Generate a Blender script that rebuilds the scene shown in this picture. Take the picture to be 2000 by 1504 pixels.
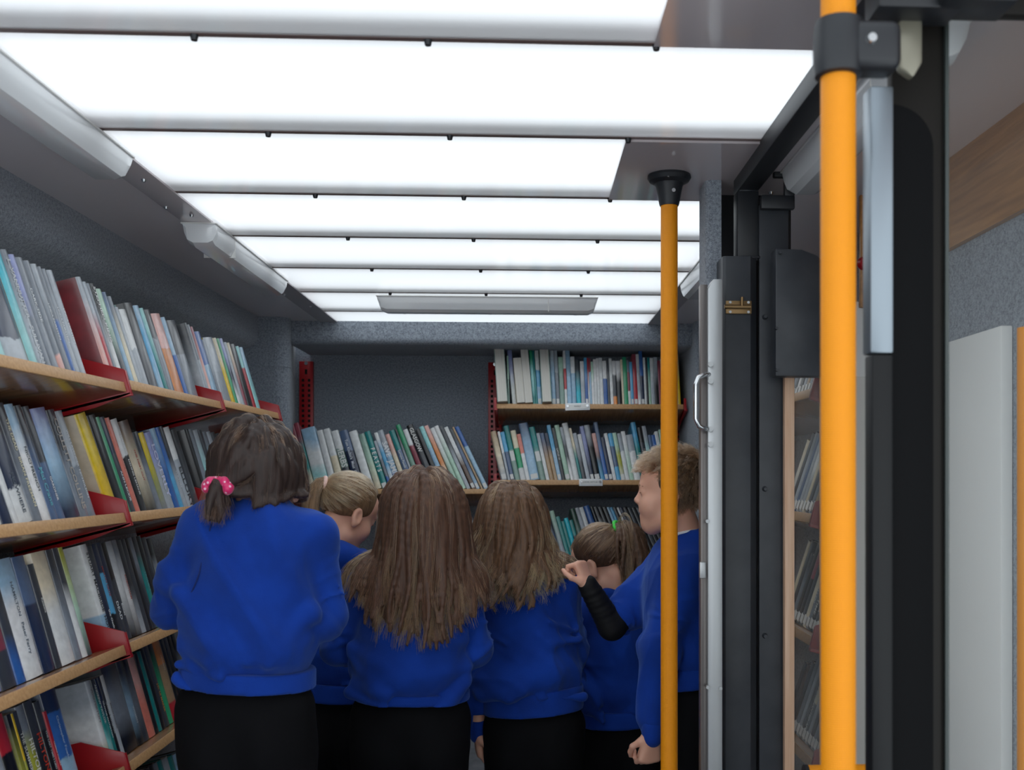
import bpy, bmesh, math, random
import numpy as np
from mathutils import Vector, Matrix, Euler
R = math.radians
for _b in list(bpy.data.objects): bpy.data.objects.remove(_b, do_unlink=True)
scene = bpy.context.scene
COL = scene.collection
# ---------------------------------------------------------------- camera
PSI = math.atan(0.052); CS, SN = math.cos(PSI), math.sin(PSI)
CAMZ = 1.25                       # eye height above the vehicle floor
cam_d = bpy.data.cameras.new('camera'); cam = bpy.data.objects.new('camera', cam_d); COL.objects.link(cam)
cam.location = (0, 0, CAMZ); cam.rotation_euler = (R(90), 0, -PSI)
cam_d.lens = 36.0; cam_d.sensor_width = 36.0; cam_d.sensor_fit = 'HORIZONTAL'
cam_d.shift_x = -0.067; cam_d.shift_y = 0.0865
cam_d.clip_start = 0.05
cam_d.dof.use_dof = True; cam_d.dof.focus_distance = 2.9; cam_d.dof.aperture_fstop = 5.6
scene.camera = cam
# ---------------------------------------------------------------- world, light, exposure
world = bpy.data.worlds.new('world'); scene.world = world; world.use_nodes = True
wb = world.node_tree.nodes['Background']; wb.inputs[0].default_value = (0.90, 0.96, 1.0, 1); wb.inputs[1].default_value = 1.6
scene.view_settings.view_transform = 'Standard'; scene.view_settings.look = 'None'
scene.view_settings.gamma = 1.0; scene.view_settings.use_curve_mapping = False
scene.view_settings.exposure = 0.36
scene.cycles.max_bounces = 8; scene.cycles.diffuse_bounces = 4; scene.cycles.glossy_bounces = 4
scene.cycles.transmission_bounces = 6; scene.cycles.transparent_max_bounces = 8
scene.cycles.caustics_reflective = False; scene.cycles.caustics_refractive = False
# ---------------------------------------------------------------- helpers
def PX(u, v, Y):
    """the point of the plane y=Y that is seen at photograph pixel (u, v)"""
    a = (u-1134)/2000.0; X = Y*(SN+a*CS)/(CS-a*SN); d = X*SN+Y*CS
    return Vector((X, Y, (925-v)/2000.0*d+CAMZ))
def YX(u, X):
    a = (u-1134)/2000.0; return X*(CS-a*SN)/(SN+a*CS)
def srgb(h):
    h = h.lstrip('#'); v = [int(h[i:i+2], 16)/255 for i in (0, 2, 4)]
    return tuple(c/12.92 if c <= 0.04045 else ((c+0.055)/1.055)**2.4 for c in v)
def link(o, parent=None):
    COL.objects.link(o)
    if parent is not None: o.parent = parent
    return o
def tag(o, label=None, cat=None, group=None, kind=None):
    if label: o['label'] = label
    if cat: o['category'] = cat
    if group: o['group'] = group
    if kind: o['kind'] = kind
    return o
def empty(name, loc=(0, 0, 0), rot=(0, 0, 0), parent=None):
    o = bpy.data.objects.new(name, None); o.empty_display_size = 0.05
    link(o, parent); o.location = loc; o.rotation_euler = rot; return o
def mat(name, col=(.8, .8, .8), rough=.5, metal=0, coat=0, spec=.5, build=None, **kw):
    m = bpy.data.materials.new(name); m.use_nodes = True
    b = m.node_tree.nodes['Principled BSDF']
    if isinstance(col, str): col = srgb(col)
    b.inputs['Base Color'].default_value = (*col, 1); b.inputs['Roughness'].default_value = rough
    b.inputs['Metallic'].default_value = metal; b.inputs['Coat Weight'].default_value = coat
    b.inputs['Coat Roughness'].default_value = .08; b.inputs['Specular IOR Level'].default_value = spec
    for k, v in kw.items(): b.inputs[k.replace('_', ' ')].default_value = v
    if build: build(m.node_tree, b)
    return m
def N(nt, typ, **kw):
    n = nt.nodes.new(typ)
    for k, v in kw.items():
        if k.startswith('i_'):
            key = k[2:]; key = int(key) if key.isdigit() else key.replace('_', ' ')
            n.inputs[key].default_value = v
        else: setattr(n, k, v)
    return n
def L(nt, a, b): nt.links.new(a, b)
def ramp(nt, stops, interp='LINEAR'):
    n = nt.nodes.new('ShaderNodeValToRGB'); cr = n.color_ramp; cr.interpolation = interp
    while len(cr.elements) < len(stops): cr.elements.new(0.5)
    for e, (p, c) in zip(cr.elements, stops):
        e.position = p; e.color = (*(srgb(c) if isinstance(c, str) else c), 1)
    return n
def bump(nt, b, src, strength=.3, dist=.002):
    n = N(nt, 'ShaderNodeBump', i_Strength=strength, i_Distance=dist); L(nt, src, n.inputs['Height']); L(nt, n.outputs[0], b.inputs['Normal'])
class MB:
    """collects verts and faces of one mesh"""
    def __init__(s): s.v = []; s.f = []
    def add(s, vs, fs, M=None):
        o = len(s.v); s.v += [tuple(M @ Vector(p)) if M else tuple(p) for p in vs]; s.f += [tuple(i+o for i in f) for f in fs]; return s
    def box(s, x0, x1, y0, y1, z0, z1, M=None):
        vs = [(x, y, z) for x in (x0, x1) for y in (y0, y1) for z in (z0, z1)]
        return s.add(vs, [(0, 1, 3, 2), (4, 6, 7, 5), (0, 4, 5, 1), (2, 3, 7, 6), (0, 2, 6, 4), (1, 5, 7, 3)], M)
    def prism(s, poly, a0, a1, axis='y', M=None):
        """poly: list of 2-D points; extruded along axis"""
        n = len(poly)
        def P(p, a): return {'x': (a, p[0], p[1]), 'y': (p[0], a, p[1]), 'z': (p[0], p[1], a)}[axis]
        vs = [P(p, a0) for p in poly]+[P(p, a1) for p in poly]
        fs = [(i, (i+1) % n, n+(i+1) % n, n+i) for i in range(n)]+[tuple(range(n))[::-1], tuple(range(n, 2*n))]
        return s.add(vs, fs, M)
    def tube(s, pts, r, seg=16, cap=True):
        pts = [Vector(p) for p in pts]; n = len(pts); rs = r if isinstance(r, (list, tuple)) else [r]*n
        o = len(s.v); up = None
        for i, p in enumerate(pts):
            t = (pts[min(i+1, n-1)]-pts[max(i-1, 0)]).normalized()
            if up is None: up = t.orthogonal().normalized()
            up = (up-t*up.dot(t)).normalized(); w = t.cross(up)
            for k in range(seg):
                a = 2*math.pi*k/seg; s.v.append(tuple(p+(up*math.cos(a)+w*math.sin(a))*rs[i]))
        for i in range(n-1):
            for k in range(seg):
                k2 = (k+1) % seg; s.f.append((o+i*seg+k, o+i*seg+k2, o+(i+1)*seg+k2, o+(i+1)*seg+k))
        if cap: s.f.append(tuple(o+k for k in range(seg))[::-1]); s.f.append(tuple(o+(n-1)*seg+k for k in range(seg)))
        return s
    def build(s, name, m=None, parent=None, smooth=False, bevel=0, seg=2, auto=None):
        me = bpy.data.meshes.new(name); me.from_pydata(s.v, [], s.f); me.validate()
        bm = bmesh.new(); bm.from_mesh(me)
        if len(s.f) > 1: bmesh.ops.recalc_face_normals(bm, faces=bm.faces)
        if bevel > 0:
            es = [e for e in bm.edges if len(e.link_faces) == 2 and e.calc_face_angle(0) > R(30)]
            bmesh.ops.bevel(bm, geom=es, offset=bevel, segments=seg, affect='EDGES', profile=.5, clamp_overlap=True)
        bm.to_mesh(me); bm.free()
        if m: me.materials.append(m)
        if smooth or bevel > 0:
            me.shade_smooth()
            if auto or bevel > 0 or smooth == 'auto': me.set_sharp_from_angle(angle=R(auto or 40))
        o = bpy.data.objects.new(name, me); link(o, parent); return o
def arc(cx, cy, r, a0, a1, n=6): return [(cx+r*math.cos(R(a0+(a1-a0)*i/n)), cy+r*math.sin(R(a0+(a1-a0)*i/n))) for i in range(n+1)]
# ---------------------------------------------------------------- materials
def _felt(nt, b):
    tc = N(nt, 'ShaderNodeTexCoord'); n1 = N(nt, 'ShaderNodeTexNoise', i_Scale=430, i_Detail=3, i_Roughness=.7); n2 = N(nt, 'ShaderNodeTexNoise', i_Scale=130, i_Detail=2)
    L(nt, tc.outputs['Object'], n1.inputs[0]); L(nt, tc.outputs['Object'], n2.inputs[0])
    mx = N(nt, 'ShaderNodeMath', operation='MULTIPLY_ADD', i_1=.7, i_2=0.15); L(nt, n1.outputs[0], mx.inputs[0])
    ad = N(nt, 'ShaderNodeMath', operation='MULTIPLY_ADD', i_1=.3); L(nt, n2.outputs[0], ad.inputs[0]); L(nt, mx.outputs[0], ad.inputs[2])
    rp = ramp(nt, [(.38, '#3a3f47'), (.55, '#666d77'), (.72, '#a2aab4')]); L(nt, ad.outputs[0], rp.inputs[0]); L(nt, rp.outputs[0], b.inputs['Base Color'])
    bump(nt, b, n1.outputs[0], .6, .003)
M_FELT = mat('grey felt', rough=.95, spec=.15, build=_felt, Sheen_Weight=.3)
def _wood(c1, c2, sc=(2, 30, 30), axis=None):
    def f(nt, b):
        tc = N(nt, 'ShaderNodeTexCoord'); mp = N(nt, 'ShaderNodeMapping'); mp.inputs['Scale'].default_value = sc
        n1 = N(nt, 'ShaderNodeTexNoise', i_Scale=3, i_Detail=6, i_Roughness=.6, i_Distortion=.4)
        L(nt, tc.outputs['Object'], mp.inputs[0]); L(nt, mp.outputs[0], n1.inputs[0])
        rp = ramp(nt, [(.3, c1), (.7, c2)]); L(nt, n1.outputs[0], rp.inputs[0]); L(nt, rp.outputs[0], b.inputs['Base Color'])
    return f
M_EDGE = mat('beech shelf edging', rough=.4, build=_wood('#b98c5c', '#d3a878', (40, 2, 40)))
M_SHELF = mat('beech veneer', rough=.22, coat=.3, build=_wood('#8a6546', '#a57c58', (40, 2, 40)))
M_TRIM = mat('mauve grey gloss laminate', '#ece4e6', rough=.22, coat=.6)
M_OPAQUE = mat('dull glossy laminate', '#d2c8ca', rough=.10, coat=.8)
M_RED = mat('red powder coated steel', '#a5141c', rough=.35, coat=.2)
M_REDD = mat('black slot', '#08080a', rough=.9)
M_BLACKP = mat('black plastic', '#1b1e23', rough=.45)
def _speck(nt, b, c1, c2):
    tc = N(nt, 'ShaderNodeTexCoord'); n1 = N(nt, 'ShaderNodeTexNoise', i_Scale=14, i_Detail=5); L(nt, tc.outputs['Object'], n1.inputs[0])
    rp = ramp(nt, [(.3, c1), (.7, c2)]); L(nt, n1.outputs[0], rp.inputs[0]); L(nt, rp.outputs[0], b.inputs['Base Color'])
M_STEEL = mat('dark grey painted steel', rough=.42, build=lambda nt, b: _speck(nt, b, '#2b2f35', '#3a3d42'))
M_ALU = mat('brushed aluminium', '#b9bcbe', rough=.42, metal=.75)
M_CHROME = mat('polished steel', '#d5d8da', rough=.15, metal=1)
M_BRASS = mat('dull brass plate', '#8e7350', rough=.4, metal=.8)
M_WHITE = mat('white painted board', '#efefec', rough=.5)
M_LENS = mat('milky plastic lens', '#eef1f3', rough=.16, coat=.4)
def _knurl(nt, b):
    tc = N(nt, 'ShaderNodeTexCoord'); sx = N(nt, 'ShaderNodeSeparateXYZ'); L(nt, tc.outputs['Object'], sx.inputs[0])
    at = N(nt, 'ShaderNodeMath', operation='ARCTAN2'); L(nt, sx.outputs[0], at.inputs[0]); L(nt, sx.outputs[1], at.inputs[1])
    outs = []
    for sg in (1, -1):
        a = N(nt, 'ShaderNodeMath', operation='MULTIPLY', i_1=30.0); L(nt, at.outputs[0], a.inputs[0])
        z = N(nt, 'ShaderNodeMath', operation='MULTIPLY', i_1=1250.0*sg); L(nt, sx.outputs[2], z.inputs[0])
        s = N(nt, 'ShaderNodeMath', operation='ADD'); L(nt, a.outputs[0], s.inputs[0]); L(nt, z.outputs[0], s.inputs[1])
        q = N(nt, 'ShaderNodeMath', operation='SINE'); L(nt, s.outputs[0], q.inputs[0]); outs.append(q)
    m = N(nt, 'ShaderNodeMath', operation='MULTIPLY'); L(nt, outs[0].outputs[0], m.inputs[0]); L(nt, outs[1].outputs[0], m.inputs[1])
    bump(nt, b, m.outputs[0], .35, .0010)
M_YEL = mat('orange yellow knurled grip', '#ec9310', rough=.45, spec=.3, build=_knurl)
M_FLOOR = mat('dark vinyl floor', rough=.6, build=lambda nt, b: _speck(nt, b, '#66686d', '#808287'))
def _panelmat():
    m = bpy.data.materials.new('translucent skylight sheet'); m.use_nodes = True; nt = m.node_tree
    nt.nodes.clear(); out = N(nt, 'ShaderNodeOutputMaterial')
    tr = N(nt, 'ShaderNodeBsdfTranslucent'); tr.inputs[0].default_value = (.92, .935, .95, 1)
    df = N(nt, 'ShaderNodeBsdfDiffuse'); df.inputs[0].default_value = (.8, .8, .82, 1)
    mx = N(nt, 'ShaderNodeMixShader', i_0=.12); L(nt, tr.outputs[0], mx.inputs[1]); L(nt, df.outputs[0], mx.inputs[2])
    gl = N(nt, 'ShaderNodeBsdfGlossy', i_Roughness=.08); fr = N(nt, 'ShaderNodeFresnel', i_IOR=1.45)
    m2 = N(nt, 'ShaderNodeMixShader'); L(nt, fr.outputs[0], m2.inputs[0]); L(nt, mx.outputs[0], m2.inputs[1]); L(nt, gl.outputs[0], m2.inputs[2])
    L(nt, m2.outputs[0], out.inputs[0]); return m
M_PANEL = _panelmat()
def _glassmat(name, haze=.06, tint=(.95, .97, .96)):
    m = bpy.data.materials.new(name); m.use_nodes = True; nt = m.node_tree; nt.nodes.clear()
    out = N(nt, 'ShaderNodeOutputMaterial'); t = N(nt, 'ShaderNodeBsdfTransparent'); t.inputs[0].default_value = (*tint, 1)
    g = N(nt, 'ShaderNodeBsdfGlossy', i_Roughness=.03); fr = N(nt, 'ShaderNodeFresnel', i_IOR=1.28)
    a = N(nt, 'ShaderNodeMixShader'); L(nt, fr.outputs[0], a.inputs[0]); L(nt, t.outputs[0], a.inputs[1]); L(nt, g.outputs[0], a.inputs[2])
    d = N(nt, 'ShaderNodeBsdfDiffuse'); d.inputs[0].default_value = (.8, .8, .8, 1)
    no = N(nt, 'ShaderNodeTexNoise', i_Scale=3.5, i_Detail=5); tc = N(nt, 'ShaderNodeTexCoord'); L(nt, tc.outputs['Object'], no.inputs[0])
    mu = N(nt, 'ShaderNodeMath', operation='MULTIPLY', i_1=haze*2); L(nt, no.outputs[0], mu.inputs[0])
    b = N(nt, 'ShaderNodeMixShader'); L(nt, mu.outputs[0], b.inputs[0]); L(nt, a.outputs[0], b.inputs[1]); L(nt, d.outputs[0], b.inputs[2])
    L(nt, b.outputs[0], out.inputs[0]); return m
M_GLASS = _glassmat('smeared window glass', .02); M_PERSPEX = _glassmat('perspex sheet', .05, (.93, .92, .9))
# ================================================================ the setting
ZC = 1.95; YB = 5.2
st = lambda o: tag(o, kind='structure')
st(MB().box(-1.32, 1.02, -1.0, 5.3, -.05, 0).build('floor', M_FLOOR))
# left wall with the padded cove under the ceiling
prof = [(-1.36, 0), (-1.36, 1.95), (-1.2, 1.95), (-1.2, 1.86)]+arc(-1.25, 1.86, .05, 0, -60, 5)+[(-1.28, 1.79), (-1.30, 1.77), (-1.32, 1.74), (-1.32, 0)]
st(MB().prism(prof, .75, YB, 'y').build('wall_left', M_FELT, smooth='auto'))
# corner columns and rear wall
col = [(-1.32, 4.63), (-1.13, 4.63)]+arc(-1.13, 4.69, .06, -90, 8, 7)[1:]+[(-1.17, 5.25), (-1.32, 5.25)]
wb_ = st(MB().prism(col, 0, 1.725, 'z').build('wall_corner_left', M_FELT, smooth='auto'))
wt_ = MB().prism([(x-.0025, y+.0025) for x, y in col], 1.725, 1.728, 'z').prism(col, 1.728, 1.95, 'z').build('padding', M_FELT, wb_, smooth='auto')
colr = [(.95, 4.63), (.83, 4.63)]+[(x, y) for x, y in arc(.83, 4.69, .06, -90, -180, 6)][1:]+[(.77, 5.25), (.95, 5.25)]
st(MB().prism(colr, 0, 1.95, 'z').build('wall_corner_right', M_FELT, smooth='auto'))
seam = 1.25+.473
wb2 = st(MB().box(-1.3, .95, 5.2, 5.24, 0, seam-.003).build('wall_back', M_FELT))
MB().box(-1.3, .95, 5.203, 5.24, seam-.003, seam).box(-1.3, .95, 5.2, 5.24, seam, 1.9).build('padding', M_FELT, wb2)
brow = [(5.24, 1.95), (4.75, 1.95), (4.75, 1.875)]+arc(4.78, 1.875, .03, 180, 270, 5)[1:]+[(5.24, 1.845)]
st(MB().prism(brow, -1.09, .83, 'x').build('trim_brow', M_FELT, smooth='auto'))
st(MB().box(.95, 1.0, 2.6, YB, 0, 1.95).build('wall_right', M_FELT))
st(MB().box(-1.36, 1.0, -1.04, -1.0, 0, .75).build('wall_light_block', M_FELT))  # unseen half-height wall added to block low daylight behind the camera
# ceiling: boards at the sides, lit sheets between
ceil = st(MB().box(-1.36, -.95, -1.0, 4.76, 1.95, 1.99).build('ceiling', M_TRIM))
MB().box(-.952, -.872, -1.0, 4.76, 1.945, 1.99).build('ceiling_strip', M_TRIM, ceil, bevel=.0015)
MB().box(.56, .64, -1.0, 4.76, 1.945, 1.99).build('ceiling_strip', M_TRIM, ceil, bevel=.0015)
MB().box(.638, 1.02, -1.0, 4.76, 1.95, 1.99).build('ceiling_board', M_TRIM, ceil)
P = .4665; J0 = 1.667
for k in range(-5, 7):
    y0 = J0+P*k; y1 = min(y0+P-.010, 4.75)
    short = k in (-1, 1)
    x1 = .205 if short else .562
    # a cupped sheet: flat with its far edge turned up into the joint
    MB().add([(-.876, y0, 1.95), (x1, y0, 1.95), (x1, y1, 1.95), (-.876, y1, 1.95)], [(0, 3, 2, 1)]).build('light_sheet', M_PANEL, ceil)
    if short: MB().box(.205, .562, y0, y1, 1.944, 1.952).build('blanking_sheet', M_OPAQUE, ceil)
    if k < 6:
        MB().box(-.876, .562, y1-.075, y1+.011, 1.985, 2.02).build('shade_batten', M_OPAQUE, ceil)  # unseen batten added above the sheet to darken its far edge
        MB().box(-.876, .562, y1-.0012, y1+.0112, 1.949, 1.958).build('joint_strip', mat('brown joint strip', '#6d5a56', rough=.4) if k == -5 else bpy.data.materials['brown joint strip'], ceil)
        for x in (-.53, -.16, .21):
            s = MB(); s.tube([(x, y1+.004, 1.9485), (x, y1+.004, 1.940)], [.007, .005], 12); s.build('screw_cap', M_BLACKP, ceil, smooth='auto')
for (x, y) in ((-.905, 2.47), (-.90, 2.80), (-.94, 2.72), (-.905, 3.84), (-.94, 4.02), (-.90, 4.3), (.60, 2.5), (.60, 3.9)):
    MB().tube([(x, y, 1.945), (x, y, 1.939)], [.006, .004], 12).build('screw_cap', M_CHROME, ceil, smooth='auto')
# ---------------------------------------------------------------- strip lights
def ceiling_light(cx, cy, ln, rz, label):
    t = empty('ceiling_light', (cx, cy, 1.945), (0, 0, rz)); tag(t, label, 'light', 'plastic strip lights')
    w = .045; sec = [(-w, 0), (w, 0), (w, -.030), (w*.75, -.055), (w*.45, -.062), (-w*.45, -.062), (-w*.8, -.052), (-w*.97, -.03)]
    n = len(sec); h = ln/2; rings = [(-h, 1), (-h+.012, 1), (-h+.012, 1), (h-.012, 1), (h, 1)]
    b = MB(); vs = []
    ys = [(-h+.018, .86), (-h+.004, .93), (-h+.0, 1), (h-.0, 1), (h-.004, .93), (h-.018, .86)]
    stn = [(-h, .25), (-h+.012, .85), (-h+.035, 1.0), (h-.035, 1.0), (h-.012, .85), (h, .25)]
    for y, f in stn: vs += [(x, y, z*f) for x, z in sec]
    fs = [(i*n+j, i*n+(j+1) % n, (i+1)*n+(j+1) % n, (i+1)*n+j) for i in range(len(stn)-1) for j in range(n)]+[tuple(range(n))[::-1], tuple(range((len(stn)-1)*n, len(stn)*n))]
    b.add(vs, fs); b.build('lens', M_LENS, t, smooth='auto', auto=25)
    MB().box(-w-.004, w+.004, -h-.004, h+.004, -.004, .0).build('base_rim', M_WHITE, t, bevel=.001)
    for y in (-h+.22, -h+.225): pass
    MB().box(-w*1.01, w*1.01, -h+.19, -h+.194, -.058, -.004).build('joint_rib', M_WHITE, t)
    return t
ceiling_light(-.908, 1.86, .86, 0, 'long milky strip light at the near end of the ceiling trim over the side bookcase')
ceiling_light(-.908, 3.31, .85, 0, 'second milky strip light over the side bookcase, towards the rear wall')
ceiling_light(-.155, 4.07, .86, R(90), 'milky strip light set crosswise on the skylight before the rear wall')
ceiling_light(.605, 3.31, .85, 0, 'milky strip light seen between the thin yellow pole and the felt post')
ceiling_light(.63, 1.93, .80, 0, 'milky strip light behind the diagonal dark overhead rail')
# ================================================================ shelving
TILT = R(14.5)
def shelf_frame(origin, u):
    """local axes of a tilted shelf: x along, y into the shelf, z up from the board"""
    u = Vector(u).normalized(); up = Vector((0, 0, 1)); inn = up.cross(u)
    d = inn*math.cos(TILT)-up*math.sin(TILT); n = up*math.cos(TILT)+inn*math.sin(TILT)
    M = Matrix(((u.x, d.x, n.x, origin[0]), (u.y, d.y, n.y, origin[1]), (u.z, d.z, n.z, origin[2]), (0, 0, 0, 1)))
    return M
def shelf(name, origin, u, ln, label, group, depth=.24, brackets=(0, 1), plate=True):
    Mx = shelf_frame(origin, u); SHLEN[tuple(round(q, 4) for q in origin)] = ln; t = empty(name); t.matrix_world = Mx; tag(t, label, 'shelf', group)
    MB().box(0, ln, .004, depth, -.024, 0).build('board', M_SHELF, t, bevel=.001)
    MB().box(0.001, ln-.001, 0, .0045, -.0242, .0002).build('edging', M_EDGE, t, bevel=.0015)
    for e in brackets:
        x0 = ln+.001 if e else -.009
        b = MB()
        if plate:
            poly = [(-.006, -.030), (-.006, .030), (.085, .080), (depth, .086), (depth, -.045), (.08, -.042)]
        else: poly = [(-.004, -.028), (-.004, .004), (depth, .012), (depth, -.07), (.12, -.05)]
        b.prism(poly, x0, x0+.004, 'x')
        b.box(x0, x0+.016, -.007, depth, -.034, -.026)      # rolled lip under the board
        b.box(x0, x0+.012, -.0075, -.0045, -.03, .028)
        b.build('bracket', M_RED, t, bevel=.0008)
    return Mx
SHLEN = {}; SH = {}                      # books rows look their shelf up here
B1 = YX(430, -.95)           # far end of the second bay
bays = [(2.487-.735, 2.470), (2.495, B1), (B1+.022, B1+.022+.715)]
levels = [.216, -.092, -.404, -.690, -1.0]
lv_name = ['top shelf', 'second shelf', 'third shelf', 'fourth shelf', 'lowest shelf']
bay_name = ['near bay', 'middle bay', 'far bay']
for i, h in enumerate(levels):
    for j, (y0, y1) in enumerate(bays):
        z = CAMZ+h+(.008*j if i == 0 else 0)
        SH['S%d%d' % (i+1, j)] = shelf('shelf', (-.95, y0, z), (0, 1, 0), y1-y0,
            'beech %s in the %s of the long side bookcase' % (lv_name[i], bay_name[j]), 'shelves of the side bookcase', .27, brackets=(1,))
YF = 4.86
for key, x0, x1, h, lab in (('BR1', -.148, .745, .331, 'beech shelf with red brackets, highest in the rear wall bay beside the thin yellow pole'),
                            ('BR2', -.148, .745, -.030, 'beech shelf in the rear wall bay, under the row of upright white books'),
                            ('BR3', -.148, .745, -.470, 'beech shelf in the rear wall bay holding the black binders'),
                            ('BM', -1.105, -.172, -.072, 'beech shelf under the bare felt panel, with leaning cookery books'),
                            ('BL', -1.105, -.172, -.46, 'lower beech shelf of the cookery bay, behind the children')):
    SH[key] = shelf('shelf', (x0, YF, CAMZ+h), (1, 0, 0), x1-x0, lab, 'shelves of the rear wall', .26, plate=False)
def upright(x, w, label):
    t = empty('shelving_upright', (x, 5.17, 0)); tag(t, label, 'upright', 'red slotted uprights')
    MB().box(-w/2, w/2, 0, .028, 0, 1.81).build('channel', M_RED, t, bevel=.002)
    s = MB(); z = 1.81-.035
    s.box(-.006, .006, -.0006, .003, z-.03, z-.005)
    for k in range(52):
        zz = z-.06-k*.0253
        for sx in (-w*.22, w*.22): s.box(sx-.006, sx+.006, -.0006, .003, zz-.007, zz+.007)
    s.build('slot', M_REDD, t)
    MB().tube([(0, .002, 1.80), (0, -.002, 1.80)], .009, 14).build('screw', M_CHROME, t)
upright(-1.102, .068, 'red slotted upright in the felt corner beside the column')
upright(-.163, .068, 'red slotted upright dividing the rear wall shelves in two bays')
upright(.755, .05, 'red slotted upright at the end of the rear wall, behind the felt post')
# shelf-edge signs
def card(key, u0, v0, u1, v1, text, label):
    a = PX(u0, (v0+v1)/2, YF-.008); b = PX(u1, (v0+v1)/2, YF-.008); w = b.x-a.x
    t = empty('shelf_label', ((a.x+b.x)/2, YF-.010, a.z), (R(-6), R(-1.5 if key == 'BR1' else 0), 0)); tag(t, label, 'sign', 'shelf edge signs')
    MB().box(-w/2, w/2, 0, .003, -.020, .014).build('holder', M_LENS, t, bevel=.001)
    MB().box(-w/2+.01, w/2-.01, -.001, .0, -.012, .008).build('card', M_WHITE, t)
    text_on(text, t, Matrix.Translation((0, -.0016, -.002)) @ Matrix.Rotation(R(90), 4, 'X'), .010, '#555a60', 'lettering')
    for s in (-1, 1): MB().tube([(s*(w/2-.012), -.001, 0), (s*(w/2-.012), -.004, 0)], .006, 10).build('pin', M_CHROME, t)
# ================================================================ lettering
def text_mesh(s, size, bold=False):
    c = bpy.data.curves.new('lettering', 'FONT'); c.body = s; c.size = size; c.align_x = 'CENTER'; c.align_y = 'CENTER'; c.resolution_u = 2
    if bold: c.offset = size*.018
    o = bpy.data.objects.new('lettering', c); COL.objects.link(o)
    bpy.context.view_layer.update(); dg = bpy.context.evaluated_depsgraph_get()
    me = bpy.data.meshes.new_from_object(o.evaluated_get(dg)); bpy.data.objects.remove(o); bpy.data.curves.remove(c); return me
_inks = {}
def ink(hexc):
    if hexc not in _inks: _inks[hexc] = mat('printed ink '+hexc, hexc, rough=.45)
    return _inks[hexc]
def text_on(s, parent, M, size, col, name, fit=None, bold=False):
    me = text_mesh(s, size, bold)
    xs = [v.co.x for v in me.vertices] or [0]; w = max(xs)-min(xs)
    k = min(1.0, fit/w) if fit and w > 0 else 1.0
    me.transform(Matrix.Diagonal((k, 1, 1, 1))); me.materials.append(ink(col))
    o = bpy.data.objects.new(name, me); link(o, parent); o.matrix_local = M; return o
card('BR1', 1104, 787, 1152, 799, 'FAMILY', 'clear shelf-edge sign hanging askew on the highest rear shelf')
card('BR2', 1131, 935, 1177, 947, 'LOCAL HISTORY', 'clear shelf-edge sign on the rear shelf below the upright white books')
# ================================================================ books
PAL = {'W': ('white', '#d9dcdc'), 'LG': ('pale grey', '#a3abb3'), 'G': ('mid grey', '#747c86'), 'DG': ('charcoal', '#3b4048'), 'K': ('black', '#17191d'),
 'N': ('navy', '#1d2c4a'), 'B': ('blue', '#2c5fa6'), 'LB': ('pale blue', '#93b6cf'), 'SB': ('sky blue', '#55a5d0'), 'T': ('teal', '#17807f'), 'TQ': ('turquoise', '#1fb9cc'),
 'AQ': ('aqua', '#8fcbcb'), 'GN': ('green', '#2d9a6c'), 'LGN': ('pale green', '#a8c9b4'), 'DGN': ('dark green', '#244a3a'), 'R': ('red', '#b02430'), 'MR': ('maroon', '#8a3a48'),
 'PK': ('pink', '#dba79e'), 'SL': ('salmon', '#d27a6a'), 'O': ('orange', '#d68440'), 'Y': ('yellow', '#dfba1c'), 'OL': ('olive', '#a4a63c'), 'CR': ('cream', '#d9cdb2'),
 'TN': ('tan', '#a68a68'), 'BR': ('brown', '#5f4638'), 'LV': ('lavender', '#8d96c6'), 'SG': ('sage', '#7f9a90'), 'LN': ('slate blue', '#4f6484')}
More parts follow.
